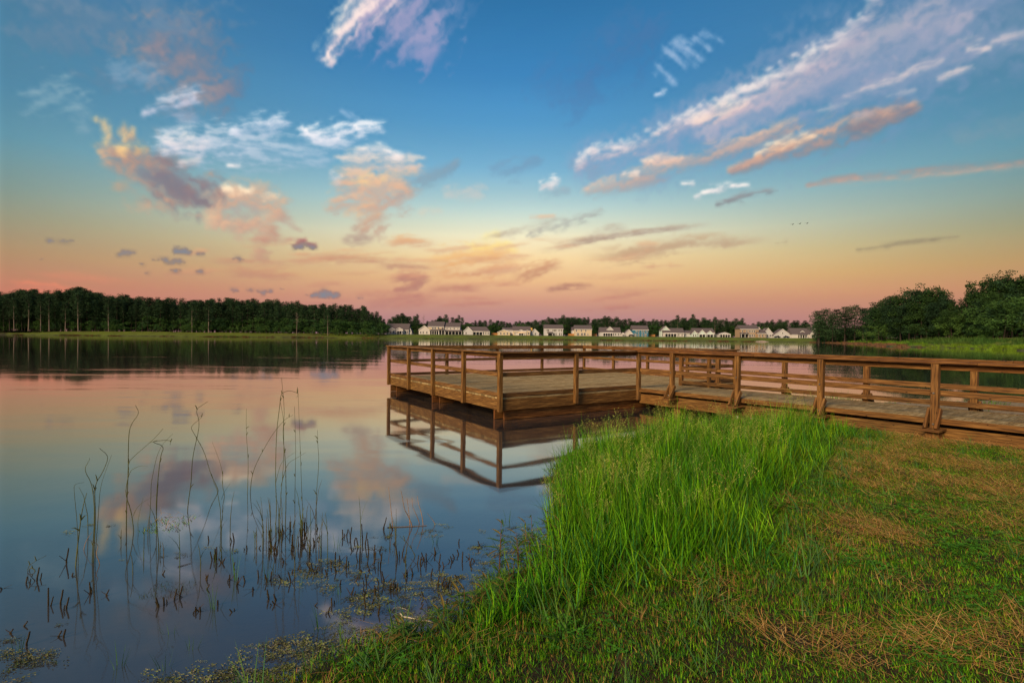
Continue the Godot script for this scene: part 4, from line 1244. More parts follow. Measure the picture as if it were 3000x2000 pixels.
func build_weeds() -> void:
	var lm := grass_material()
	var leaves := []
	for k in 4:
		leaves.append(leaf_mesh(0.11 + 0.02 * k, 0.017 + 0.002 * k, lm, [Color(0.05, 0.12, 0.02), Color(0.075, 0.15, 0.02), Color(0.05, 0.1, 0.03), Color(0.16, 0.12, 0.03)][k]))
	var spots := [[1460, 1690, 1515, "leafy water weed with drooping willow-like leaves rising from the shallows"], [1565, 1665, 1510, "second leafy water weed standing closer to the grass bank"], [1520, 1640, 1560, "short bushy water weed between two taller leafy ones"], [1360, 1780, 1725, "low leafy weed with broad leaves at the mud edge"], [1610, 1720, 1590, "leafy weed with reddish stems at the edge of the tall grass"], [1420, 1765, 1690, "edge"], [1500, 1722, 1640, "edge"], [1300, 1838, 1780, "edge"], [1645, 1640, 1530, "edge"], [1600, 1590, 1500, "edge"], [1640, 1520, 1430, "edge"], [1545, 1610, 1530, "edge"], [1480, 1790, 1700, "edge"], [1180, 1880, 1820, "edge"], [1660, 1560, 1450, "edge"], [2120, 1560, 1390, "broad leafy weed growing out of the middle of the tall grass"], [2190, 1590, 1440, "bushy weed with small pale flower buds in the tall grass"]]
	for q in spots:
		var at := on_level(q[0], q[1], 0.05)
		var p := Vector2(at.x, -at.z)
		at.y = maxf(ground(p), -0.15)
		var top := at_depth(q[0] + rng.randf_range(-6, 6), q[2], -at.z)
		var t := thing("leafy_weed", at, "leafy weed in the green fringe along the water's edge" if q[3] == "edge" else q[3], "weed", "leafy weeds at the water's edge")
		var b := MB.new()
		var hh := top.y - at.y
		var stems := 2
		for s in stems:
			var off := Vector3(rng.randf_range(-0.05, 0.05), 0, rng.randf_range(-0.05, 0.05)) * s
			var lean := Vector3(rng.randf_range(-0.1, 0.1), 1, rng.randf_range(-0.1, 0.1)) * hh * (1.0 - 0.25 * s)
			tube(b, [off - Vector3(0, 0.1, 0), off + lean * 0.4, off + lean], 0.0045, 0.0015, Color(0.12, 0.06, 0.03))
			for k in 16:
				var f := 0.12 + 0.88 * k / 15.0
				var o := part("leaf", leaves[0 if k % 7 else 3] if k % 3 else leaves[1 + k % 2], t, off + lean * f)
				o.rotation = Vector3(rng.randf_range(-0.2, 0.2), k * 2.4 + rng.randf_range(-0.3, 0.3), rng.randf_range(0.1, 0.7))
				o.scale = Vector3.ONE * (1.15 - 0.5 * f) * rng.randf_range(0.7, 1.1)
		part("stem", b.mesh(mat(Color.WHITE, 0.7, true)), t)
	# floating scraps of weed
	var fm := mat(Color.WHITE, 0.75, true)
	var flakes := []
	for k in 4:
		var b := MB.new()
		for i in 26:
			var c := Vector3(rng.randfn(0.0, 0.05), rng.randf_range(0.001, 0.009), rng.randfn(0.0, 0.022))
			var d := rng.randf_range(-0.6, 0.6)
			var l := Vector3(cos(d), rng.randf_range(-0.05, 0.15), sin(d)) * rng.randf_range(0.004, 0.013)
			var w := Vector3(-sin(d), 0, cos(d)) * rng.randf_range(0.0015, 0.004)
			var col := Color(0.115, 0.1, 0.08).lerp(Color(0.085, 0.11, 0.022), rng.randf()) * rng.randf_range(0.5, 1.5)
			b.flat(c - l - w, c + l - w * 0.5, c + l * 0.8 + w, col)
			b.flat(c - l - w, c + l * 0.8 + w, c - l * 0.7 + w + Vector3(0, 0.004, 0), col)
		flakes.append(b.mesh(fm, false, false))
	var where := [[], [], [], []]
	var tints := [[], [], [], []]
	for k in 5200:
		var px := rng.randf_range(0, 1640)
		var py := rng.randf_range(1520, 2010)
		var at := on_level(px, py, 0.0)
		var p := Vector2(at.x, -at.z)
		var s := shore(p)
		if s > 0.1: continue
		var band := noise.get_noise_2d(p.x * 60.0, p.y * 110.0)
		var chance := sstep(0.02, 0.34, band) * 0.85 * sstep(-1.7, -0.35, s) + sstep(-0.55, -0.05, s) * 0.75 + sstep(0.3, 0.45, band) * 0.1
		if rng.randf() > chance: continue
		var i := k % 4
		var sc := rng.randf_range(0.35, 0.95)
		where[i].append(Transform3D(Basis.from_euler(Vector3(0, rng.randf_range(-0.7, 0.7) + (PI if rng.randf() < 0.5 else 0.0), 0)).scaled_local(Vector3(sc, sc, sc)), Vector3(at.x, 0.002, at.z)))
		var g := rng.randf_range(0.7, 1.4)
		tints[i].append(Color(g, g * rng.randf_range(0.95, 1.1), g * 0.9))
	for i in 4:
		many("floating_weed", flakes[i], where[i], tints[i], "scraps of dead weed and algae floating on the shallow water", "floating weed")
	# larger things adrift
	var drift := [["pale stem floating level beside tan reed leaves", [[1135, 1544], [1190, 1542], [1250, 1539]], 4.0, Color(0.16, 0.11, 0.07)], ["pale curled root floating near the mud edge", [[1172, 1796], [1180, 1806], [1196, 1808], [1214, 1812], [1226, 1806]], 5.0, Color(0.45, 0.4, 0.28)], ["thin pale curled stem floating above a curled root", [[1148, 1790], [1153, 1781], [1172, 1779], [1195, 1786]], 2.5, Color(0.34, 0.3, 0.22)], ["pale broken stem floating against the mud edge", [[1234, 1818], [1252, 1818], [1275, 1824]], 4.5, Color(0.36, 0.3, 0.22)], ["dark floating twig beside the stub field", [[520, 1660], [540, 1654], [560, 1648]], 3.0, Color(0.1, 0.08, 0.06)]]
	for q in drift:
		var pts := []
		var root := on_level(q[1][0][0], q[1][0][1], 0.004)
		for w in q[1]: pts.append(on_level(w[0], w[1], 0.004) - root)
		var b := MB.new()
		tube(b, pts, q[2] * 0.001, q[2] * 0.0006, q[3])
		solo("floating_stem", b.mesh(fm), root, q[0], "stem")

# ---------------------------------------------------------------- trees
func leaf_puff(b: MB, at: Vector3, ext: Vector3, count: int, size: float, col: Color, level := 0.5) -> void:
	for i in count:
		var d := Vector3(rng.randfn(), rng.randfn(), rng.randfn()).normalized() * pow(rng.randf(), 0.4)
		var p := at + d * ext
		var n := (Vector3(rng.randfn(), rng.randfn(), rng.randfn()).normalized() + Vector3.UP * level + d * 0.5).normalized()
		var u := n.cross(Vector3(rng.randf() - 0.5, rng.randf() - 0.5, rng.randf() - 0.5)).normalized()
		var w := n.cross(u)
		var s := size * rng.randf_range(0.6, 1.4)
		b.flat(p - u * s, p + u * s * 0.8 + w * s * 0.5, p + w * s * rng.randf_range(0.5, 1.1) - u * s * 0.2, col * rng.randf_range(0.75, 1.3))

func trunk_mesh(h: float, r: float, bend: float, limbs: int, limb_from: float, spread: float, mt: Material) -> ArrayMesh:
	var b := MB.new()
	var pts := []
	var ph := rng.randf() * TAU
	for k in 7:
		var f := k / 6.0
		pts.append(Vector3(cos(ph) * sin(f * 2.2) * bend, f * h - 0.3, sin(ph) * sin(f * 2.2) * bend))
	tube(b, pts, r, r * 0.12, Color(1, 1, 1), 7)
	for k in limbs:
		var f := lerpf(limb_from, 0.92, (k + rng.randf()) / limbs)
		var base: Vector3 = (pts[int(f * 6)] as Vector3).lerp(pts[mini(int(f * 6) + 1, 6)], f * 6 - int(f * 6))
		var d := rng.randf() * TAU
		var l := spread * rng.randf_range(0.5, 1.0) * (1.15 - f * 0.6)
		tube(b, [base, base + Vector3(cos(d) * l * 0.5, l * 0.25, sin(d) * l * 0.5), base + Vector3(cos(d) * l, l * 0.42, sin(d) * l)], r * 0.28, r * 0.08, Color(0.9, 0.9, 0.9), 4)
	return b.mesh(mt)

func pine_crown(h: float, from: float, rad: float, pads: int, mt: Material, col: Color, bend: float) -> ArrayMesh:
	var b := MB.new()
	for k in pads:
		var t := pow((k + rng.randf()) / pads, 0.85)
		var y := lerpf(from, 1.0, t) * h
		var env := rad * pow(sin(PI * (0.22 + 0.74 * t)), 0.8) * rng.randf_range(0.55, 1.2)
		var d := k * 2.4 + rng.randf_range(-0.6, 0.6)
		var rr := env * rng.randf_range(0.35, 0.95)
		if t > 0.93: rr *= 0.4
		var at := Vector3(cos(d) * rr, y + rng.randf_range(-0.4, 0.3), sin(d) * rr)
		var sz := rad * rng.randf_range(0.32, 0.56)
		leaf_puff(b, at, Vector3(sz, sz * 0.45, sz), 54, 0.33, col * rng.randf_range(0.5, 1.7), 0.8)
	return b.mesh(mt, false, false)

func broad_crown(h: float, from: float, rad: float, puffs: int, mt: Material, col: Color, leaf: float, per: int) -> ArrayMesh:
	var b := MB.new()
	var cy := (from + 1.0) * 0.5 * h
	var ry := (1.0 - from) * 0.5 * h
	for k in puffs:
		var d := Vector3(rng.randfn(), rng.randfn() * 0.9 + 0.12, rng.randfn()).normalized()
		var q := rng.randf_range(0.5, 1.0) * (1.0 + 0.16 * noise.get_noise_2d(d.x * 90.0 + h * 7.0, d.y * 90.0 + d.z * 60.0))
		var at := Vector3(d.x * rad * q, cy + d.y * ry * q, d.z * rad * q)
		var sz := rad * rng.randf_range(0.2, 0.34)
		leaf_puff(b, at, Vector3(sz, sz * 0.75, sz), per, leaf, col * rng.randf_range(0.65, 1.4), 0.5)
	return b.mesh(mt, false, false)

func tree(called: String, kind: Dictionary, at: Vector3, s: float, turn: float, label: String, category: String, group: String, squash := 1.0) -> void:
	var o := thing(called, at, label, category, group)
	part("trunk", kind.trunk, o)
	part("crown", kind.crown, o)
	o.rotation.y = turn
	o.scale = Vector3(s * squash, s, s * squash)

func joined_tree(kind: Dictionary) -> ArrayMesh:
	var m := ArrayMesh.new()
	for k in ["trunk", "crown"]:
		m.add_surface_from_arrays(Mesh.PRIMITIVE_TRIANGLES, (kind[k] as ArrayMesh).surface_get_arrays(0))
		m.surface_set_material(m.get_surface_count() - 1, (kind[k] as ArrayMesh).surface_get_material(0))
	return m

func build_trees() -> void:
	var lm := mat(Color.WHITE, 0.75, true)
	lm.backlight_enabled = true
	lm.backlight = Color(0.25, 0.25, 0.15).linear_to_srgb()
	lm.metallic_specular = 0.25
	var bark := mat(Color(0.04, 0.031, 0.025), 0.95, true)
	var pale_bark := mat(Color(0.2, 0.155, 0.125), 0.95, true)
	var pines := []
	var pine_col := Color(0.021, 0.044, 0.018)
	for k in 6:
		var h := 20.0
		var from: float = [0.36, 0.2, 0.42, 0.1, 0.36, 0.24][k]
		pines.append({"h": h, "trunk": trunk_mesh(h * [0.95, 0.8, 0.92, 0.75, 0.92, 0.8][k], 0.3, [0.2, 0.5, 0.3, 0.1, 0.9, 0.3][k], 7, from, 3.0, pale_bark if k == 0 else bark), "crown": pine_crown(h, from, [3.1, 3.8, 3.0, 4.2, 3.3, 3.6][k], [40, 56, 36, 66, 44, 52][k], lm, pine_col * 1.1 * [1.0, 1.45, 0.8, 1.2, 1.1, 0.68][k], 0.3)})
	var broads := []
	for k in 5:
		var h := 14.0
		broads.append({"h": h, "trunk": trunk_mesh(h * 0.8, 0.26, 0.4, 8, 0.3, 3.2, bark), "crown": broad_crown(h, [0.12, 0.2, 0.08, 0.16, 0.1][k], [4.6, 4.0, 5.2, 4.4, 4.0][k], 90, lm, [Color(0.018, 0.044, 0.015), Color(0.024, 0.055, 0.014), Color(0.016, 0.038, 0.017), Color(0.026, 0.058, 0.015), Color(0.018, 0.042, 0.019)][k], 0.3, 62)})
	var bushes := []
	for k in 4:
		var h := 5.0
		bushes.append({"h": h, "trunk": trunk_mesh(h * 0.7, 0.08, 0.2, 4, 0.2, 1.2, bark), "crown": broad_crown(h, 0.02, [1.7, 2.1, 1.5, 1.9][k], 26, lm, [Color(0.035, 0.085, 0.028), Color(0.045, 0.1, 0.024), Color(0.03, 0.07, 0.028), Color(0.055, 0.11, 0.024)][k], 0.15, 44)})
	var G1 := "pines at the edge of the woods across the lake"
	# -- woods on the far left bank: height read against the sky at these pixels
	var sky_line := [[0, 858], [70, 846], [150, 855], [235, 842], [290, 862], [380, 866], [450, 875], [520, 877], [600, 876], [700, 873], [760, 878], [850, 882], [930, 893], [1000, 893], [1060, 897], [1100, 905], [1130, 925]]
	var top_at := func(px: float, line: Array) -> float:
		for i in range(1, line.size()):
			if px <= line[i][0]:
				return lerpf(line[i - 1][1], line[i][1], clampf((px - line[i - 1][0]) / float(line[i][0] - line[i - 1][0]), 0.0, 1.0))
		return line[-1][1]
	var back_where := [[], [], [], [], [], []]
	var back_tint := [[], [], [], [], [], []]
	for row in 5:
		var px := -320.0 + row * 7.0
		while px < 1128.0:
			var D := 343.0 + row * 7.0 + rng.randf_range(-2.5, 2.5) + px * 0.01
			var g := at_depth(px, 980, D)
			var p := Vector2(g.x, D)
			var gy := ground(p)
			var top := at_depth(px, top_at.call(maxf(px, 0.0), sky_line) + (rng.randf_range(2, 34) if row == 0 else rng.randf_range(-3, 20)), D)
			var k := rng.randi() % 6
			if row > 0 and rng.randf() < 0.7: k = [1, 3, 5][rng.randi() % 3]
			if row == 0 and rng.randf() < 0.4: k = [2, 4][rng.randi() % 2]
			if k == 0 and rng.randf() < 0.6: k = 2
			var s := (top.y - gy) / 20.0
			if px > 1085.0: s *= 0.9
			if row < 2 and px > -30.0:
				var bare: bool = k in [0, 2, 4]
				tree("pine_tree", pines[k], Vector3(g.x, gy, -D), s, rng.randf() * TAU, "tall pine with a bare lower trunk in the dense woods across the lake" if bare else "full pine crowned down low in the dense woods across the lake", "pine tree", G1, rng.randf_range(0.8, 1.1))
				px += rng.randf_range(13, 24)
			else:
				back_where[k].append(Transform3D(Basis(Vector3.UP, rng.randf() * TAU).scaled(Vector3(s, s, s)), Vector3(g.x, gy, -D)))
				var q := rng.randf_range(0.8, 1.15)
				back_tint[k].append(Color(q, q, q))
				px += rng.randf_range(11, 17)
	for k in 62:
		var px := rng.randf_range(0, 1110) if k > 20 else rng.randf_range(320, 1100)
		var D := 338.0 + rng.randf_range(-1.5, 2.0)
		var g := at_depth(px, 980, D)
		var s := rng.randf_range(0.7, 1.45)
		var i := rng.randi() % 4
		tree("young_tree", bushes[i], Vector3(g.x, ground(Vector2(g.x, D)), -D), s, rng.randf() * TAU, "leafy young tree in front of the dense pine woods across the lake", "young tree", "young trees along the far woods")
	for q in [[40, 872], [82, 862], [118, 876], [143, 868], [190, 884], [228, 858], [317, 873], [562, 886], [610, 880], [960, 905]]:
		var D := 337.0
		var g := at_depth(q[0], 980, D)
		var gy := ground(Vector2(g.x, D))
		tree("pine_tree", pines[0], Vector3(g.x, gy, -D), (at_depth(q[0], q[1], D).y - gy) / 20.0, rng.randf() * TAU, "tall pine with a pale bare trunk standing clear at the edge of the far woods", "pine tree", "pale trunked pines at the edge of the far woods", 1.0)
	# -- pines behind the houses
	var far_line := [[1130, 940], [1160, 922], [1185, 917], [1215, 925], [1240, 945], [1290, 925], [1330, 930], [1345, 922], [1365, 940], [1420, 938], [1460, 932], [1500, 942], [1550, 938], [1620, 926], [1680, 921], [1720, 930], [1760, 926], [1790, 924], [1850, 934], [1900, 934], [1950, 938], [1990, 924], [2020, 924], [2060, 930], [2100, 928], [2130, 935], [2170, 932], [2190, 952], [2240, 938], [2290, 936], [2350, 940], [2400, 935], [2460, 940]]
	for row in 4:
		var px := 1115.0 + row * 9.0
		while px < 2440.0:
			var D := 446.0 + row * 9.0 + rng.randf_range(-3, 3)
			var g := at_depth(px, 984, D)
			var gy := ground(Vector2(g.x, D))
			var low := rng.randf_range(0, 26) if rng.randf() < 0.65 else 0.0
			var top := at_depth(px, top_at.call(px, far_line) + low, D)
			var s := (top.y - gy) / 20.0
			var k := rng.randi() % 6
			if row < 1:
				tree("pine_tree", pines[k], Vector3(g.x, gy, -D), s, rng.randf() * TAU, "pine standing in the line of trees behind the lakeside houses", "pine tree", "pines behind the houses", rng.randf_range(1.0, 1.4))
				px += rng.randf_range(9, 16)
			else:
				back_where[k].append(Transform3D(Basis(Vector3.UP, rng.randf() * TAU).scaled(Vector3(s * 1.15, s * 0.88, s * 1.15)), Vector3(g.x, gy, -D)))
				var q := rng.randf_range(0.85, 1.2)
				back_tint[k].append(Color(q, q, q))
				px += rng.randf_range(7, 12)
	# undergrowth that closes the woods below the crowns
	var under := [[], []]
	var under_tint := [[], []]
	for k in 1060:
		var px := rng.randf_range(-300, 1125) if k < 640 else rng.randf_range(1115, 2560)
		var D := rng.randf_range(344, 384) if k < 640 else rng.randf_range(440, 476)
		var g := at_depth(px, 980, D)
		var s := rng.randf_range(1.2, 2.4)
		under[k % 2].append(Transform3D(Basis(Vector3.UP, rng.randf() * TAU).scaled(Vector3(s * 1.3, s, s * 1.3)), Vector3(g.x, ground(Vector2(g.x, D)) - 1.3, -D)))
		under_tint[k % 2].append(Color.WHITE * rng.randf_range(0.8, 1.2))
	for k in 240:
		var px := rng.randf_range(2390, 3120)
		var D := lerpf(318.0, 150.0, clampf((px - 2390.0) / 500.0, 0.0, 1.0)) + rng.randf_range(4, 24)
		var g := at_depth(px, 980, D)
		var s := rng.randf_range(1.0, 1.9)
		under[k % 2].append(Transform3D(Basis(Vector3.UP, rng.randf() * TAU).scaled(Vector3(s * 1.3, s, s * 1.3)), Vector3(g.x, ground(Vector2(g.x, D)) - 1.3, -D)))
		under_tint[k % 2].append(Color.WHITE * rng.randf_range(0.8, 1.2))
	for k in 2:
		many("undergrowth", joined_tree(bushes[k]), under[k], under_tint[k], "dark undergrowth filling the woods below the tree crowns", "undergrowth")
	for k in 6:
		many("pine_woods", joined_tree(pines[k]), back_where[k], back_tint[k], "dark mass of pine woods behind the front trees and houses", "woods")
	# -- lone pines above the roofs
	for q in [[1176, 918, 0], [1222, 921, 2], [1344, 924, 2], [1306, 921, 1], [1985, 923, 0], [2030, 921, 4], [2095, 928, 0], [2128, 933, 2], [2175, 932, 4]]:
		var g := at_depth(q[0], 984, 436.0)
		var gy := ground(Vector2(g.x, 436.0))
		tree("pine_tree", pines[q[2]], Vector3(g.x, gy, -436.0), (at_depth(q[0], q[1], 436.0).y - gy) / 20.0, rng.randf() * TAU, "lone tall pine rising above the roofs of the lakeside houses", "pine tree", "lone pines above the roofs", 1.0)
	# -- a leafless snag behind the houses and one in the woods
	for q in [[1241, 918, 437.0, "leafless grey tree behind the lakeside houses", 0.985], [868, 911, 336.0, "pale leafless tree against the dark woods", 0.9]]:
		var g := at_depth(q[0], 984, q[2])
		var gy := ground(Vector2(g.x, q[2]))
		var hh: float = at_depth(q[0], q[1], q[2]).y - gy
		var o := thing("bare_tree", Vector3(g.x, gy, -q[2]), q[3], "bare tree")
		part("trunk", trunk_mesh(hh, 0.22, 0.3, 26, 0.5, hh * 0.2, pale_bark), o)
	# -- woods on the right bank
	var right := [[2395, 912, 300], [2420, 908, 296], [2450, 908, 285], [2480, 900, 270], [2505, 898, 262], [2530, 905, 250], [2400, 925, 292], [2440, 922, 280], [2475, 918, 262], [2555, 893, 235], [2585, 880, 215], [2610, 868, 205], [2640, 862, 195], [2665, 845, 188], [2690, 838, 182], [2720, 842, 180], [2745, 842, 176], [2768, 860, 172], [2795, 884, 168], [2822, 900, 165], [2570, 905, 222], [2600, 895, 206], [2640, 890, 190], [2700, 870, 178], [2750, 875, 170], [2856, 858, 162], [2880, 815, 158], [2910, 812, 156], [2940, 802, 152], [2965, 800, 150], [2995, 806, 146], [3030, 800, 142], [3070, 790, 140], [3120, 792, 138], [3180, 788, 134], [3250, 790, 132], [2830, 912, 158], [2876, 880, 152], [2920, 850, 148], [2980, 850, 142], [3040, 840, 138], [2780, 908, 164]]
	for k in right.size():
		var q: Array = right[k]
		var D: float = q[2] + 14.0
		var g := at_depth(q[0], 986, D)
		var gy := ground(Vector2(g.x, D))
		var hh: float = at_depth(q[0], q[1] - 2, D).y - gy
		if k < 9:
			tree("pine_tree", pines[[1, 3, 5][k % 3]], Vector3(g.x, gy, -D), hh / 20.0, rng.randf() * TAU, "pine at the far end of the woods on the right-hand bank".replace("right-hand bank", "bank beyond the walkway"), "pine tree", "pines at the end of the woods beyond the walkway", 1.5)
		else:
			tree("broadleaf_tree", broads[k % 5], Vector3(g.x, gy, -D), hh / 14.0, rng.randf() * TAU, "tall dark leafy tree crowded in the woods beyond the walkway", "tree", "leafy trees in the woods beyond the walkway", 0.95)
	for k in 30:
		var px := rng.randf_range(2540, 3040)
		var D := lerpf(222.0, 138.0, (px - 2540) / 500.0) + rng.randf_range(-4, 2)
		var g := at_depth(px, 986, D)
		var gy := ground(Vector2(g.x, D))
		var s := rng.randf_range(1.0, 2.0)
		if px > 2860: s *= 1.25
		tree("young_tree", bushes[1 + k % 3], Vector3(g.x, gy, -D), s, rng.randf() * TAU, "bright green young tree along the front of the woods beyond the walkway", "young tree", "young trees in front of the woods beyond the walkway", 1.25)
	# -- shore weeds: brown reeds, bright marsh grass and scrub
	var gm := grass_material()
	var sets := [[], [], []]
	for k in 3:
		var b := MB.new()
		for i in 60:
			var col: Color = [Color(0.16, 0.085, 0.05), Color(0.11, 0.2, 0.018), Color(0.05, 0.1, 0.022)][k] * rng.randf_range(0.6, 1.35)
			var d := rng.randf() * TAU
			var rr := sqrt(rng.randf()) * 0.75
			blade(b, Vector3(cos(d) * rr, -0.05, sin(d) * rr), d, rng.randf_range(0.4, 1.0), 0.06, rng.randf_range(0.0, 0.5), rng.randf_range(0.1, 0.9), col, 2)
		sets[k] = b.mesh(gm, false, false)
	var w := [[], [], []]
	var c := [[], [], []]
	for k in 5200:
		var px := rng.randf_range(2300, 3060)
		var D := rng.randf_range(88, 330)
		var g := at_depth(px, 990, D)
		var p := Vector2(g.x, D)
		var s := shore(p)
		if s < -2.2 or s > 22.0: continue
		var kind := 2
		var size := rng.randf_range(0.6, 1.5)
		var mound := noise.get_noise_2d(p.x * 7.0, p.y * 7.0)
		if px < 2700 and s < 3.5:
			kind = 0
			size = rng.randf_range(0.5, 0.95)
		elif px >= 2665 and s < 9.0:
			kind = 1
			size = rng.randf_range(0.5, 0.9) * (1.0 + 0.6 * mound)
			if s < 0.0 and mound < 0.0: continue
		elif s > 9.0:
			size *= rng.randf_range(0.8, 1.6)
		elif rng.randf() < 0.4:
			kind = 1
		if rng.randf() > 0.75 and kind == 2: continue
		w[kind].append(upright(Vector3(p.x, maxf(height_of(p, s), -0.1), -p.y), Vector3(size, size, size), 0.1))
		var q := rng.randf_range(0.75, 1.25)
		c[kind].append(Color(q * (1.0 + 0.3 * mound), q, q))
	for k in 1500:   # ragged weeds along the far water line
		var px := rng.randf_range(-20, 2330)
		var g := at_depth(px, 990, 330.0)
		var p := Vector2(g.x, 300.0)
		for i in 60:
			if shore(p) > 0.0: break
			p.y += 2.0
		p.y += rng.randf_range(-1.6, 1.4)
		if noise.get_noise_2d(p.x * 3.0, 50.0) < 0.02: continue
		var kind := 0 if rng.randf() < 0.7 else 2
		var size := rng.randf_range(0.4, 1.0)
		w[kind].append(upright(Vector3(p.x, maxf(ground(p), -0.05), -p.y), Vector3(size * 1.4, size * 0.8, size), 0.1))
		c[kind].append(Color(0.9, 0.85, 0.8))
	many("shore_reeds", sets[0], w[0], c[0], "low brown reeds fringing the far water line", "reeds")
	many("marsh_grass", sets[1], w[1], c[1], "bright green marsh grass mounds on the bank below the leafy woods", "grass")
	many("bank_scrub", sets[2], w[2], c[2], "dark green scrub covering the bank in front of the leafy woods", "scrub")

# ---------------------------------------------------------------- houses across the lake
var HB := 0.0   # zoomed-picture pixels to metres at the houses
func hbox(parent: Node3D, called: String, lo: Vector3, hi: Vector3, mt: Material) -> MeshInstance3D:
	var b := MB.new()
	var mid := (lo + hi) * 0.5
	b.box(lo - mid, hi - mid)
	return part(called, b.mesh(mt, true, false), parent, mid)

# roof with its ridge along x, or along z when `front` (the gable then faces the lake)
func hroof(parent: Node3D, x0: float, x1: float, z0: float, z1: float, eave: float, ridge: float, front: bool, mt: Material, trim: Material, wall: Material, hip := 0.0) -> void:
	var th := 0.22
	var ov := 0.35
	var b := MB.new()
	var mid := Vector3((x0 + x1) * 0.5, (eave + ridge) * 0.5 - 1.0, (z0 + z1) * 0.5)
	if front:
		var xm := (x0 + x1) * 0.5
		var drop := (ridge - eave) / ((x1 - x0) * 0.5) * ov
		for s in [-1.0, 1.0]:
			var xe: float = (x0 - ov) if s < 0.0 else (x1 + ov)
			var pts := [Vector3(xm, ridge, z0 - ov), Vector3(xm, ridge, z1 + ov), Vector3(xe, eave - drop, z1 + ov), Vector3(xe, eave - drop, z0 - ov)]
			var up := Vector3(0, th, 0)
			b.quad(pts[0] + up, pts[1] + up, pts[2] + up, pts[3] + up, mid)
			b.quad(pts[0], pts[1], pts[2], pts[3], mid + Vector3(0, 50, 0))
			b.quad(pts[2], pts[3], pts[3] + up, pts[2] + up, mid)
			b.quad(pts[0], pts[3], pts[3] + up, pts[0] + up, mid)
		var g := MB.new()
		for z in [z0 + 0.002, z1 - 0.002]:
			g.tri(Vector3(x0, eave, z), Vector3(x1, eave, z), Vector3(xm, ridge, z), mid)
		part("gable", g.mesh(wall, true, false), parent)
		var f := MB.new()   # white barge boards
		for s in [-1.0, 1.0]:
			var xe: float = (x0 - ov) if s < 0.0 else (x1 + ov)
			var a := Vector3(xm, ridge + th + 0.02, z1 + ov + 0.02)
			var c := Vector3(xe, eave - drop + th + 0.02, z1 + ov + 0.02)
			var dn := Vector3(0, -0.34, 0)
			f.quad(a, c, c + dn, a + dn, a - Vector3(0, 0, 5))
			f.quad(a, c, c - Vector3(0, 0, 0.03), a - Vector3(0, 0, 0.03), mid - Vector3(0, 50, 0))
		part("barge_board", f.mesh(trim, true, false), parent)
	else:
		var zm := (z0 + z1) * 0.5
		var drop := (ridge - eave) / ((z1 - z0) * 0.5) * ov
		for s in [-1.0, 1.0]:
			var ze: float = (z0 - ov) if s < 0.0 else (z1 + ov)
			var pts := [Vector3(x0 - ov + hip, ridge, zm), Vector3(x1 + ov - hip, ridge, zm), Vector3(x1 + ov, eave - drop, ze), Vector3(x0 - ov, eave - drop, ze)]
			var up := Vector3(0, th, 0)
			b.quad(pts[0] + up, pts[1] + up, pts[2] + up, pts[3] + up, mid)
			b.quad(pts[0], pts[1], pts[2], pts[3], mid + Vector3(0, 50, 0))
			b.quad(pts[2], pts[3], pts[3] + up, pts[2] + up, mid)
		for s in [-1.0, 1.0]:
			var xe: float = (x0 - ov) if s < 0.0 else (x1 + ov)
			var xr: float = xe - s * hip
			b.tri(Vector3(xe, eave - drop + th, z0 - ov), Vector3(xe, eave - drop + th, z1 + ov), Vector3(xr, ridge + th, zm), mid)
		if hip <= 0.0:
			var g := MB.new()
			for x in [x0 - 0.002, x1 + 0.002]:
				g.tri(Vector3(x, eave, z0), Vector3(x, eave, z1), Vector3(x, ridge, zm), mid)
			part("gable", g.mesh(wall, true, false), parent)
		var f := MB.new()
		f.box(Vector3(x0 - ov, eave - drop - 0.12, z1 + ov + 0.003), Vector3(x1 + ov, eave - drop + th - 0.02, z1 + ov + 0.06))
		part("fascia", f.mesh(trim, true, false), parent)
	part("roof", b.mesh(mt, true, false), parent)

func hwindow(parent: Node3D, x: float, y: float, w: float, h: float, z: float, trim: Material) -> void:
	var f := hbox(parent, "window", Vector3(x - w * 0.5 - 0.14, y - 0.14, z), Vector3(x + w * 0.5 + 0.14, y + h + 0.14, z + 0.07), trim)
	hbox(f, "pane", Vector3(-w * 0.5, -h * 0.5 + h * 0.02, 0.02), Vector3(w * 0.5, h * 0.5, 0.05), M.pane)
	hbox(f, "sash_bar", Vector3(-w * 0.5, -0.05, 0.052), Vector3(w * 0.5, 0.05, 0.075), trim)

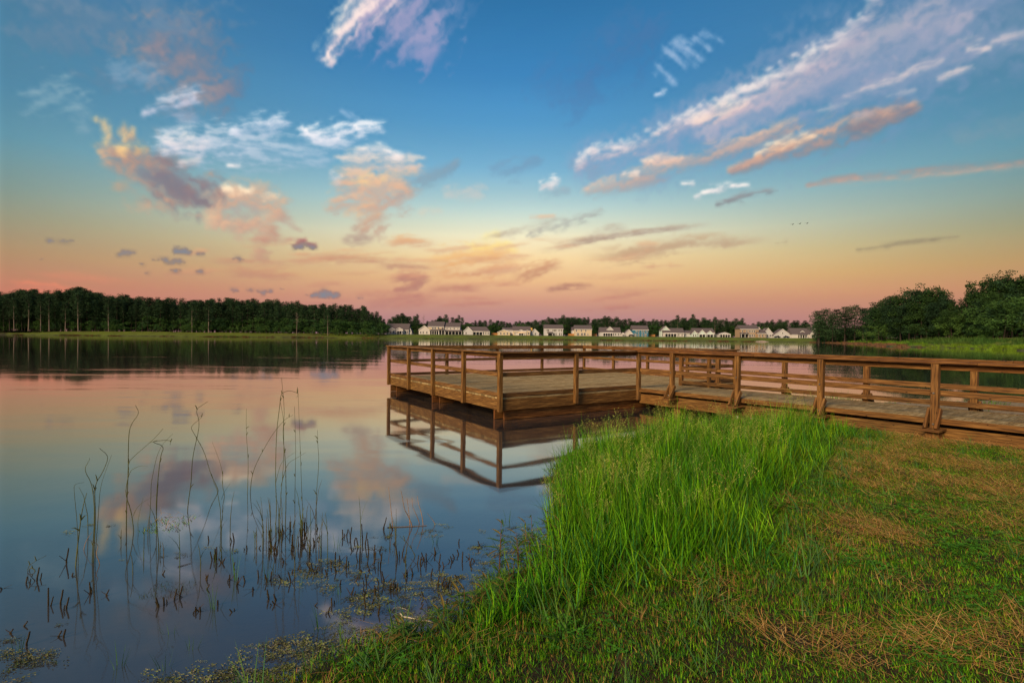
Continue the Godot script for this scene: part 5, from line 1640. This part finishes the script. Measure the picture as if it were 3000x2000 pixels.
func hporch(parent: Node3D, x0: float, x1: float, y1: float, z: float, depth: float, posts: int, trim: Material, roof_mt: Material, with_roof := true) -> void:
	hbox(parent, "porch_screen", Vector3(x0 + 0.1, 0.25, z), Vector3(x1 - 0.1, y1 - 0.25, z + 0.05), M.pane)
	hbox(parent, "porch_floor", Vector3(x0, 0.0, z + 0.002), Vector3(x1, 0.22, z + depth), trim)
	for k in posts:
		var x := lerpf(x0 + 0.12, x1 - 0.12, float(k) / maxf(1.0, posts - 1))
		hbox(parent, "porch_post", Vector3(x - 0.12, 0.222, z + depth - 0.3), Vector3(x + 0.12, y1 - 0.25, z + depth - 0.06), trim)
	hbox(parent, "porch_beam", Vector3(x0, y1 - 0.248, z + 0.052), Vector3(x1, y1, z + depth), trim)
	if with_roof:
		var b := MB.new()
		var a := Vector3(x0 - 0.2, y1 + 0.95, z + 0.01)
		var c := Vector3(x1 + 0.2, y1 + 0.95, z + 0.01)
		var d := Vector3(x1 + 0.2, y1 + 0.002, z + depth + 0.3)
		var e := Vector3(x0 - 0.2, y1 + 0.002, z + depth + 0.3)
		var mid := Vector3((x0 + x1) * 0.5, y1 - 3.0, z)
		b.quad(a, c, d, e, mid)
		b.quad(d, e, e + Vector3(0, 0.12, 0), d + Vector3(0, 0.12, 0), mid)
		b.tri(a, e, Vector3(a.x, e.y, a.z), mid + Vector3(0, 3, 0))
		b.tri(c, d, Vector3(c.x, d.y, c.z), mid + Vector3(0, 3, 0))
		part("porch_roof", b.mesh(roof_mt, true, false), parent)

func build_houses() -> void:
	var white := mat(Color(0.52, 0.49, 0.47), 0.8)
	var cream := mat(Color(0.52, 0.43, 0.3), 0.8)
	var pale := mat(Color(0.46, 0.46, 0.47), 0.8)
	var tan := mat(Color(0.3, 0.21, 0.135), 0.85)
	var blue := mat(Color(0.035, 0.15, 0.235), 0.8)
	var teal := mat(Color(0.46, 0.56, 0.53), 0.8)
	var yellow := mat(Color(0.72, 0.46, 0.13), 0.8)
	var shingle := mat(Color(0.098, 0.082, 0.085), 0.95)
	var trim := mat(Color(0.7, 0.68, 0.66), 0.7)
	M.pane = mat(Color(0.02, 0.024, 0.03), 0.12)
	var D := 392.0
	var s := D / F / 4.276     # metres for one pixel of the enlarged picture
	# house: name, picture x of its zero, label, then a builder list. x runs in enlarged pixels from zero, heights too
	var specs := [
		["low white house with two small front gables, nearest the dense woods", 1100, 110, white, [
			["x", 25, 300, 60, 135, white, 0.0], ["z", 70, 145, 60, 80, white, 2.0], ["z", 152, 240, 62, 84, white, 2.6], ["z", 300, 335, 40, 78, pale, -1.0]],
			[[88, 12, 18, 32, 2.0], [118, 12, 18, 32, 2.0], [265, 12, 12, 34, 0], [285, 12, 12, 34, 0]], [[168, 226, 46, 2.6, 3, 0]]],
		["big cream two storey house with a long porch and a garage wing", 1100, 545, cream, [
			["x", 110, 305, 105, 165, cream, 0.0], ["x", 306, 505, 98, 152, white, -0.8], ["z", 0, 140, 62, 112, white, 1.5]],
			[[165, 72, 16, 26, 0], [185, 72, 16, 26, 0], [205, 72, 16, 26, 0], [240, 72, 18, 26, 0], [290, 72, 18, 26, 0], [345, 72, 16, 24, -0.8], [390, 72, 16, 24, -0.8], [435, 72, 18, 24, -0.8], [480, 72, 10, 24, -0.8], [25, 12, 14, 30, 1.5], [55, 12, 14, 30, 1.5], [100, 12, 14, 30, 1.5]], [[135, 250, 52, 0.0, 5, 1], [250, 322, 60, 0.4, 3, 1], [326, 535, 48, -0.8, 6, 1]]],
		["low hip-roofed house with a dark screened porch and one white gable", 1100, 1090, white, [
			["h", 20, 335, 50, 105, white, 0.0], ["z", 15, 125, 50, 104, pale, 1.2]],
			[[262, 12, 14, 32, 0], [290, 12, 14, 32, 0], [318, 12, 14, 32, 0], [45, 10, 16, 30, 1.2]], [[128, 250, 46, 0.0, 4, 0]]],
		["cream bungalow with three front gables and a yellow unfinished chimney", 1100, 1530, cream, [
			["x", 60, 235, 66, 98, white, -1.5], ["x", 190, 405, 62, 115, cream, 0.0], ["z", 0, 155, 40, 72, cream, 2.0], ["z", 225, 355, 40, 72, white, 2.4], ["z", 336, 402, 46, 66, cream, 1.8], ["z", 410, 515, 36, 86, pale, -2.0]],
			[[40, 10, 16, 26, 2.0], [80, 10, 16, 26, 2.0], [120, 10, 16, 26, 2.0], [215, 10, 12, 28, 0], [350, 12, 16, 28, 1.8], [385, 12, 16, 28, 1.8], [470, 10, 20, 26, -2.0], [445, 46, 14, 16, -2.0]], [[262, 320, 34, 2.4, 3, 0]], "chimney"],
		["pale grey two storey house with a small front portico", 1100, 2115, pale, [
			["x", 0, 232, 90, 140, pale, 0.0]],
			[[35, 54, 14, 28, 0], [52, 54, 14, 28, 0], [108, 54, 14, 28, 0], [126, 54, 14, 28, 0], [143, 54, 14, 28, 0], [183, 54, 14, 28, 0], [212, 54, 14, 28, 0], [112, 8, 16, 32, 0], [132, 8, 16, 32, 0], [152, 8, 10, 32, 0], [190, 8, 16, 32, 0], [212, 8, 12, 32, 0]], [[40, 100, 36, 0.0, 2, 1]]],
		["plain cream two storey house between two wooden fences", 1600, 360, cream, [
			["x", 0, 210, 86, 134, cream, 0.0], ["x", -20, 10, 70, 112, white, -5.0]],
			[[18, 54, 16, 26, 0], [80, 54, 16, 26, 0], [135, 54, 16, 26, 0], [30, 8, 14, 30, 0], [46, 8, 14, 30, 0], [82, 8, 14, 30, 0], [98, 8, 14, 30, 0], [124, 8, 22, 32, 0], [162, 10, 14, 20, 0]], []],
		["pale low house with a roof dormer and a wide dark porch", 1600, 680, pale, [
			["x", 0, 252, 50, 112, pale, 0.0], ["d", 85, 162, 84, 118, pale, 0.0]],
			[[165, 10, 12, 30, 0], [190, 10, 12, 30, 0], [225, 10, 12, 30, 0]], [[30, 150, 44, 0.0, 5, 0]]],
		["small white garage with a low front gable beside the blue house", 1600, 935, white, [
			["z", 50, 150, 36, 88, white, 0.0], ["z", 0, 42, 30, 48, white, 1.5]],
			[[120, 8, 36, 22, 0]], [[10, 34, 30, 1.5, 2, 0]]],
		["deep blue two storey house with white framed windows", 1600, 1085, blue, [
			["x", 0, 195, 88, 140, blue, 0.0]],
			[[45, 60, 12, 14, 0], [73, 54, 14, 28, 0], [118, 54, 14, 28, 0], [146, 54, 14, 28, 0], [180, 54, 12, 28, 0], [24, 8, 14, 30, 0], [42, 8, 14, 30, 0], [73, 8, 14, 30, 0], [120, 8, 14, 30, 0], [152, 4, 14, 34, 0], [168, 4, 14, 34, 0]], []],
		["white house with a teal shingled gable and a long dark porch", 1600, 1440, white, [
			["x", 30, 288, 52, 110, white, 0.0], ["z", 15, 120, 84, 134, teal, -2.2]],
			[[222, 12, 14, 30, 0], [262, 12, 14, 30, 0], [18, 10, 12, 30, 0]], [[45, 190, 46, 0.0, 5, 0]]],
		["wide pale teal ranch house with three gabled porches", 1600, 1725, teal, [
			["x", 20, 130, 48, 82, pale, -2.0], ["x", 125, 382, 58, 112, teal, 0.0], ["z", 88, 160, 40, 78, teal, 1.6], ["z", 165, 262, 42, 88, teal, 2.4], ["z", 262, 362, 42, 80, teal, 2.0], ["z", 430, 572, 40, 62, pale, 1.0]],
			[[38, 30, 20, 20, -2.0], [112, 8, 14, 28, 1.6], [140, 8, 14, 28, 1.6], [384, 10, 12, 30, 0]], [[172, 252, 38, 2.4, 3, 0], [270, 352, 38, 2.0, 3, 0], [436, 568, 40, 1.0, 5, 0]]],
		["brown shingled two storey house with a dark corner porch", 2050, 500, tan, [
			["x", 8, 240, 108, 155, tan, 0.0], ["x", 210, 325, 56, 102, tan, 1.2], ["z", 290, 362, 44, 104, pale, -3.0]],
			[[35, 66, 16, 26, 0], [90, 66, 16, 26, 0], [122, 66, 14, 26, 0], [142, 66, 14, 26, 0], [162, 66, 14, 26, 0], [185, 66, 16, 26, 0], [122, 10, 14, 32, 0], [142, 10, 14, 32, 0], [162, 10, 14, 32, 0], [185, 10, 14, 32, 0], [235, 10, 16, 30, 1.2], [275, 10, 16, 30, 1.2], [310, 10, 12, 30, 1.2]], [[5, 102, 48, 0.0, 3, 1]]],
		["cream house gable half hidden behind the brown two storey house", 2050, 770, cream, [
			["z", 0, 85, 70, 140, cream, -9.0], ["z", 72, 200, 54, 126, pale, -6.0]],
			[[130, 18, 20, 24, -6.0], [165, 18, 20, 24, -6.0]], []],
		["low tan gabled house with cars parked before it", 2050, 955, tan, [
			["z", 0, 220, 34, 112, pale, -3.0]],
			[[55, 10, 20, 24, -3.0], [150, 10, 22, 24, -3.0], [110, 52, 16, 20, -3.0]], []],
		["white steep-roofed house with a dormer and tall side gable by the leafy woods", 2050, 1140, white, [
			["x", 20, 335, 48, 124, white, 0.0], ["z", 232, 335, 56, 118, white, 1.6], ["d", 125, 196, 66, 92, white, 0.0]],
			[[120, 10, 14, 30, 0], [150, 10, 14, 30, 0], [255, 10, 14, 30, 1.6], [285, 10, 14, 30, 1.6], [315, 10, 12, 30, 1.6], [280, 62, 18, 24, 1.6]], [[95, 190, 42, 0.0, 4, 1]]],
	]
	for q in specs:
		var px: float = q[1] + q[2] / 4.276
		var near: float = D - 3.0
		var g := at_depth(px, 985, near)
		var p := Vector2(g.x, near)
		var base := thing("house", Vector3(g.x, ground(p + Vector2(6, 0)) - 0.15, -near), q[0], "house", "")
		var wallm: Material = q[3]
		for k in q[4]:
			var x0: float = k[1] * s
			var x1: float = k[2] * s
			var eave: float = k[3] * s
			var ridge: float = k[4] * s
			var zf: float = k[6]
			var deep := 9.0
			if k[0] == "x" or k[0] == "h":
				hbox(base, "wall", Vector3(x0, -0.8, zf - deep), Vector3(x1, eave, zf), k[5])
				hroof(base, x0, x1, zf - deep, zf, eave, ridge, false, shingle, trim, k[5], 3.0 if k[0] == "h" else 0.0)
			elif k[0] == "z":
				hbox(base, "wall", Vector3(x0, -0.8, zf - 6.0), Vector3(x1, eave, zf), k[5])
				hroof(base, x0, x1, zf - 6.0, zf, eave, ridge, true, shingle, trim, k[5])
			else:
				hbox(base, "wall", Vector3(x0, eave - 2.0, zf - 4.6), Vector3(x1, eave, zf - 1.6), k[5])
				hroof(base, x0, x1, zf - 4.6, zf - 1.6, eave, ridge, true, shingle, trim, k[5])
				hwindow(base, (x0 + x1) * 0.5 - 0.5, eave - 0.7, 0.7, 0.7, zf - 1.59, trim)
				hwindow(base, (x0 + x1) * 0.5 + 0.6, eave - 0.7, 0.7, 0.7, zf - 1.59, trim)
		for k in q[5]:
			hwindow(base, k[0] * s, k[1] * s, k[2] * s * 0.85, k[3] * s, k[4] + 0.003, trim)
		for k in q[6]:
			hporch(base, k[0] * s, k[1] * s, k[2] * s, k[3] + 0.003, 2.4 if k[5] else 1.2, k[4], trim, shingle, k[5] == 1)
		if q.size() > 7:
			hbox(base, "chimney", Vector3(408 * s, 2.5, -3.5), Vector3(432 * s, 98 * s, -2.4), yellow)
			hbox(base, "porch_gable_panel", Vector3(230 * s, 36 * s, 2.41), Vector3(350 * s, 42 * s, 2.46), yellow)
	# wooden fences
	var fence_m := mat(Color(0.36, 0.17, 0.06), 0.85)
	for q in [[1100, 1450, 1592, "long orange wooden fence between the hip-roofed house and the cream bungalow"], [1600, 275, 357, "wooden fence between the grey two storey house and the plain cream one"], [1600, 573, 632, "wooden fence beside the plain cream house toward the pale low house"], [1600, 1292, 1365, "wooden fence beside the deep blue house"]]:
		var dz := 394.0
		var a := at_depth(q[0] + q[1] / 4.276, 985, dz)
		var c := at_depth(q[0] + q[2] / 4.276, 985, dz)
		var gy := ground(Vector2(a.x + 6.0, dz))
		var o := thing("wooden_fence", Vector3(a.x, gy, -dz), q[3], "fence")
		var L := c.x - a.x
		var x := 0.0
		while x < L - 0.2:
			hbox(o, "fence_panel", Vector3(x, 0.05, -0.03), Vector3(minf(x + 2.3, L), 1.75, 0.03), fence_m)
			hbox(o, "fence_post", Vector3(minf(x + 2.3, L), -0.2, -0.06), Vector3(minf(x + 2.3, L) + 0.1, 1.85, 0.06), fence_m)
			x += 2.41
	# parked cars
	for q in [[2050, 975, "dark car parked beside the low tan gabled house", Color(0.02, 0.025, 0.035)], [2050, 1090, "dark blue car parked before the low tan gabled house", Color(0.02, 0.03, 0.06)], [1600, 1070, "dark car parked by the small white garage", Color(0.03, 0.03, 0.035)]]:
		var dz := 386.0
		var g := at_depth(q[0] + q[1] / 4.276, 985, dz)
		var o := thing("parked_car", Vector3(g.x, ground(Vector2(g.x + 5.0, dz)), -dz), q[2], "car", "cars parked by the lakeside houses")
		var paint := mat(q[3], 0.25)
		var b := MB.new()
		var prof := [[-2.2, 0.35], [-2.25, 0.75], [-1.9, 0.95], [-1.2, 1.0], [1.1, 1.0], [2.0, 0.9], [2.25, 0.7], [2.2, 0.35]]
		for i in prof.size():
			var u: Array = prof[i]
			var w: Array = prof[(i + 1) % prof.size()]
			b.quad(Vector3(u[0], u[1], -0.85), Vector3(u[0], u[1], 0.85), Vector3(w[0], w[1], 0.85), Vector3(w[0], w[1], -0.85), Vector3(0, 0.6, 0))
			for z in [-0.85, 0.85]:
				b.tri(Vector3(0, 0.6, z), Vector3(u[0], u[1], z), Vector3(w[0], w[1], z), Vector3(0, 0.6, 0))
		part("body", b.mesh(paint, true, false), o)
		var cb := MB.new()
		var cab := [[-1.5, 1.0], [-0.9, 1.45], [0.7, 1.48], [1.3, 1.0]]
		for i in cab.size():
			var u: Array = cab[i]
			var w: Array = cab[(i + 1) % cab.size()]
			cb.quad(Vector3(u[0], u[1], -0.75), Vector3(u[0], u[1], 0.75), Vector3(w[0], w[1], 0.75), Vector3(w[0], w[1], -0.75), Vector3(0, 1.1, 0))
			for z in [-0.75, 0.75]:
				cb.tri(Vector3(0, 1.1, z), Vector3(u[0], u[1], z), Vector3(w[0], w[1], z), Vector3(0, 1.1, 0))
		part("cabin", cb.mesh(M.pane, true, false), o)
		for wx in [-1.35, 1.35]:
			for wz in [-0.8, 0.8]:
				var cyl := CylinderMesh.new()
				cyl.top_radius = 0.33
				cyl.bottom_radius = 0.33
				cyl.height = 0.2
				cyl.radial_segments = 12
				cyl.material = mat(Color(0.02, 0.02, 0.02), 0.9)
				var wh := part("wheel", cyl, o, Vector3(wx, 0.33, wz))
				wh.rotation.x = PI / 2
	# pale sand heap on the far shore
	var sb := MB.new()
	for k in 40:
		var d := Vector3(rng.randfn() * 2.2, 0, rng.randfn() * 0.7)
		var hgt := 0.75 * exp(-d.x * d.x / 12.0)
		for i in 3:
			var a0 := TAU * i / 3.0 + rng.randf()
			sb.tri(d + Vector3(0, hgt, 0), d + Vector3(cos(a0) * 1.2, 0, sin(a0) * 0.6), d + Vector3(cos(a0 + 2.0) * 1.2, 0, sin(a0 + 2.0) * 0.6), d - Vector3(0, 1, 0), Color(0.42, 0.34, 0.3) * rng.randf_range(0.8, 1.15))
	var sp := at_depth(2232, 998, 343.0)
	solo("sand_heap", sb.mesh(mat(Color.WHITE, 0.95, true), true, false), Vector3(sp.x, 0.1, sp.z), "pale sand heap at the far water line below the brown house", "sand heap")

func build_birds() -> void:
	var bm := mat(Color(0.03, 0.03, 0.035), 0.8)
	for q in [[2323, 657, "dark bird flying first in a line of three"], [2344, 655, "dark bird flying in the middle of a line of three"], [2365, 654, "dark bird flying last in a line of three"]]:
		var at := at_depth(q[0], q[1], 120.0)
		var b := MB.new()
		# body and wings as one skin: rings along the body, wing tips pulled out
		var rings := [[-0.3, 0.005], [-0.22, 0.05], [-0.05, 0.08], [0.12, 0.065], [0.22, 0.045], [0.3, 0.008]]
		for k in rings.size() - 1:
			for i in 6:
				var a0 := TAU * i / 6.0
				var a1 := TAU * (i + 1) / 6.0
				var r0: float = rings[k][1]
				var r1: float = rings[k + 1][1]
				b.quad(Vector3(rings[k][0], sin(a0) * r0, cos(a0) * r0), Vector3(rings[k][0], sin(a1) * r0, cos(a1) * r0), Vector3(rings[k + 1][0], sin(a1) * r1, cos(a1) * r1), Vector3(rings[k + 1][0], sin(a0) * r1, cos(a0) * r1), Vector3((rings[k][0] + rings[k + 1][0]) * 0.5, 0, 0))
		for s in [-1.0, 1.0]:
			var root_a := Vector3(0.12, 0.03, s * 0.05)
			var root_b := Vector3(-0.1, 0.03, s * 0.05)
			var mid_a := Vector3(0.1, 0.16, s * 0.32)
			var mid_b := Vector3(-0.1, 0.15, s * 0.3)
			var tip := Vector3(-0.12, 0.06, s * 0.62)
			b.quad(root_a, mid_a, mid_b, root_b, Vector3(0, -2, 0))
			b.tri(mid_a, tip, mid_b, Vector3(0, -2, 0))
		var o := solo("bird", b.mesh(bm, true, false), at, q[2], "bird", "birds flying in a line")
		o.rotation.y = 0.5

func _ready() -> void:
	rng.seed = 20240
	noise.seed = 11
	noise.frequency = 0.01
	noise.fractal_octaves = 5
	noise.fractal_gain = 0.52
	noise2.seed = 77
	noise2.frequency = 0.02
	noise2.fractal_octaves = 3
	# camera
	var cam := Camera3D.new()
	cam.name = "camera"
	cam.position = Vector3(0, EYE, 0)
	cam.rotation = Vector3(PITCH, 0, ROLL)
	cam.fov = rad_to_deg(2.0 * atan(1000.0 / F))
	cam.near = 0.05
	cam.far = 6000.0
	add_child(cam)
	cam.current = true
	# sky and light
	var env := Environment.new()
	env.background_mode = Environment.BG_SKY
	var pano := PanoramaSkyMaterial.new()
	pano.panorama = make_sky()
	env.sky = Sky.new()
	env.sky.sky_material = pano
	env.background_energy_multiplier = 0.94
	env.tonemap_mode = Environment.TONE_MAPPER_LINEAR
	env.tonemap_exposure = 1.12
	env.sdfgi_enabled = true
	env.ssao_enabled = true
	env.ssil_enabled = true
	var we := WorldEnvironment.new()
	we.name = "world_environment"
	we.environment = env
	add_child(we)
	var sun := DirectionalLight3D.new()
	sun.name = "afterglow_sun"
	sun.light_energy = 1.5
	sun.light_color = Color(1.0, 0.87, 0.7)
	sun.light_angular_distance = 20.0
	sun.shadow_enabled = true
	add_child(sun)
	sun.look_at_from_position(Vector3(-6, 5.0, 7.0), Vector3.ZERO)
	lay_lake()
	print("sky ", Time.get_ticks_msec())
	build_land()
	print("land ", Time.get_ticks_msec())
	build_water()
	build_pier()
	print("pier ", Time.get_ticks_msec())
	build_houses()
	build_trees()
	print("trees ", Time.get_ticks_msec())
	build_grass()
	print("grass ", Time.get_ticks_msec())
	build_reeds()
	build_weeds()
	build_birds()
	print("done ", Time.get_ticks_msec())
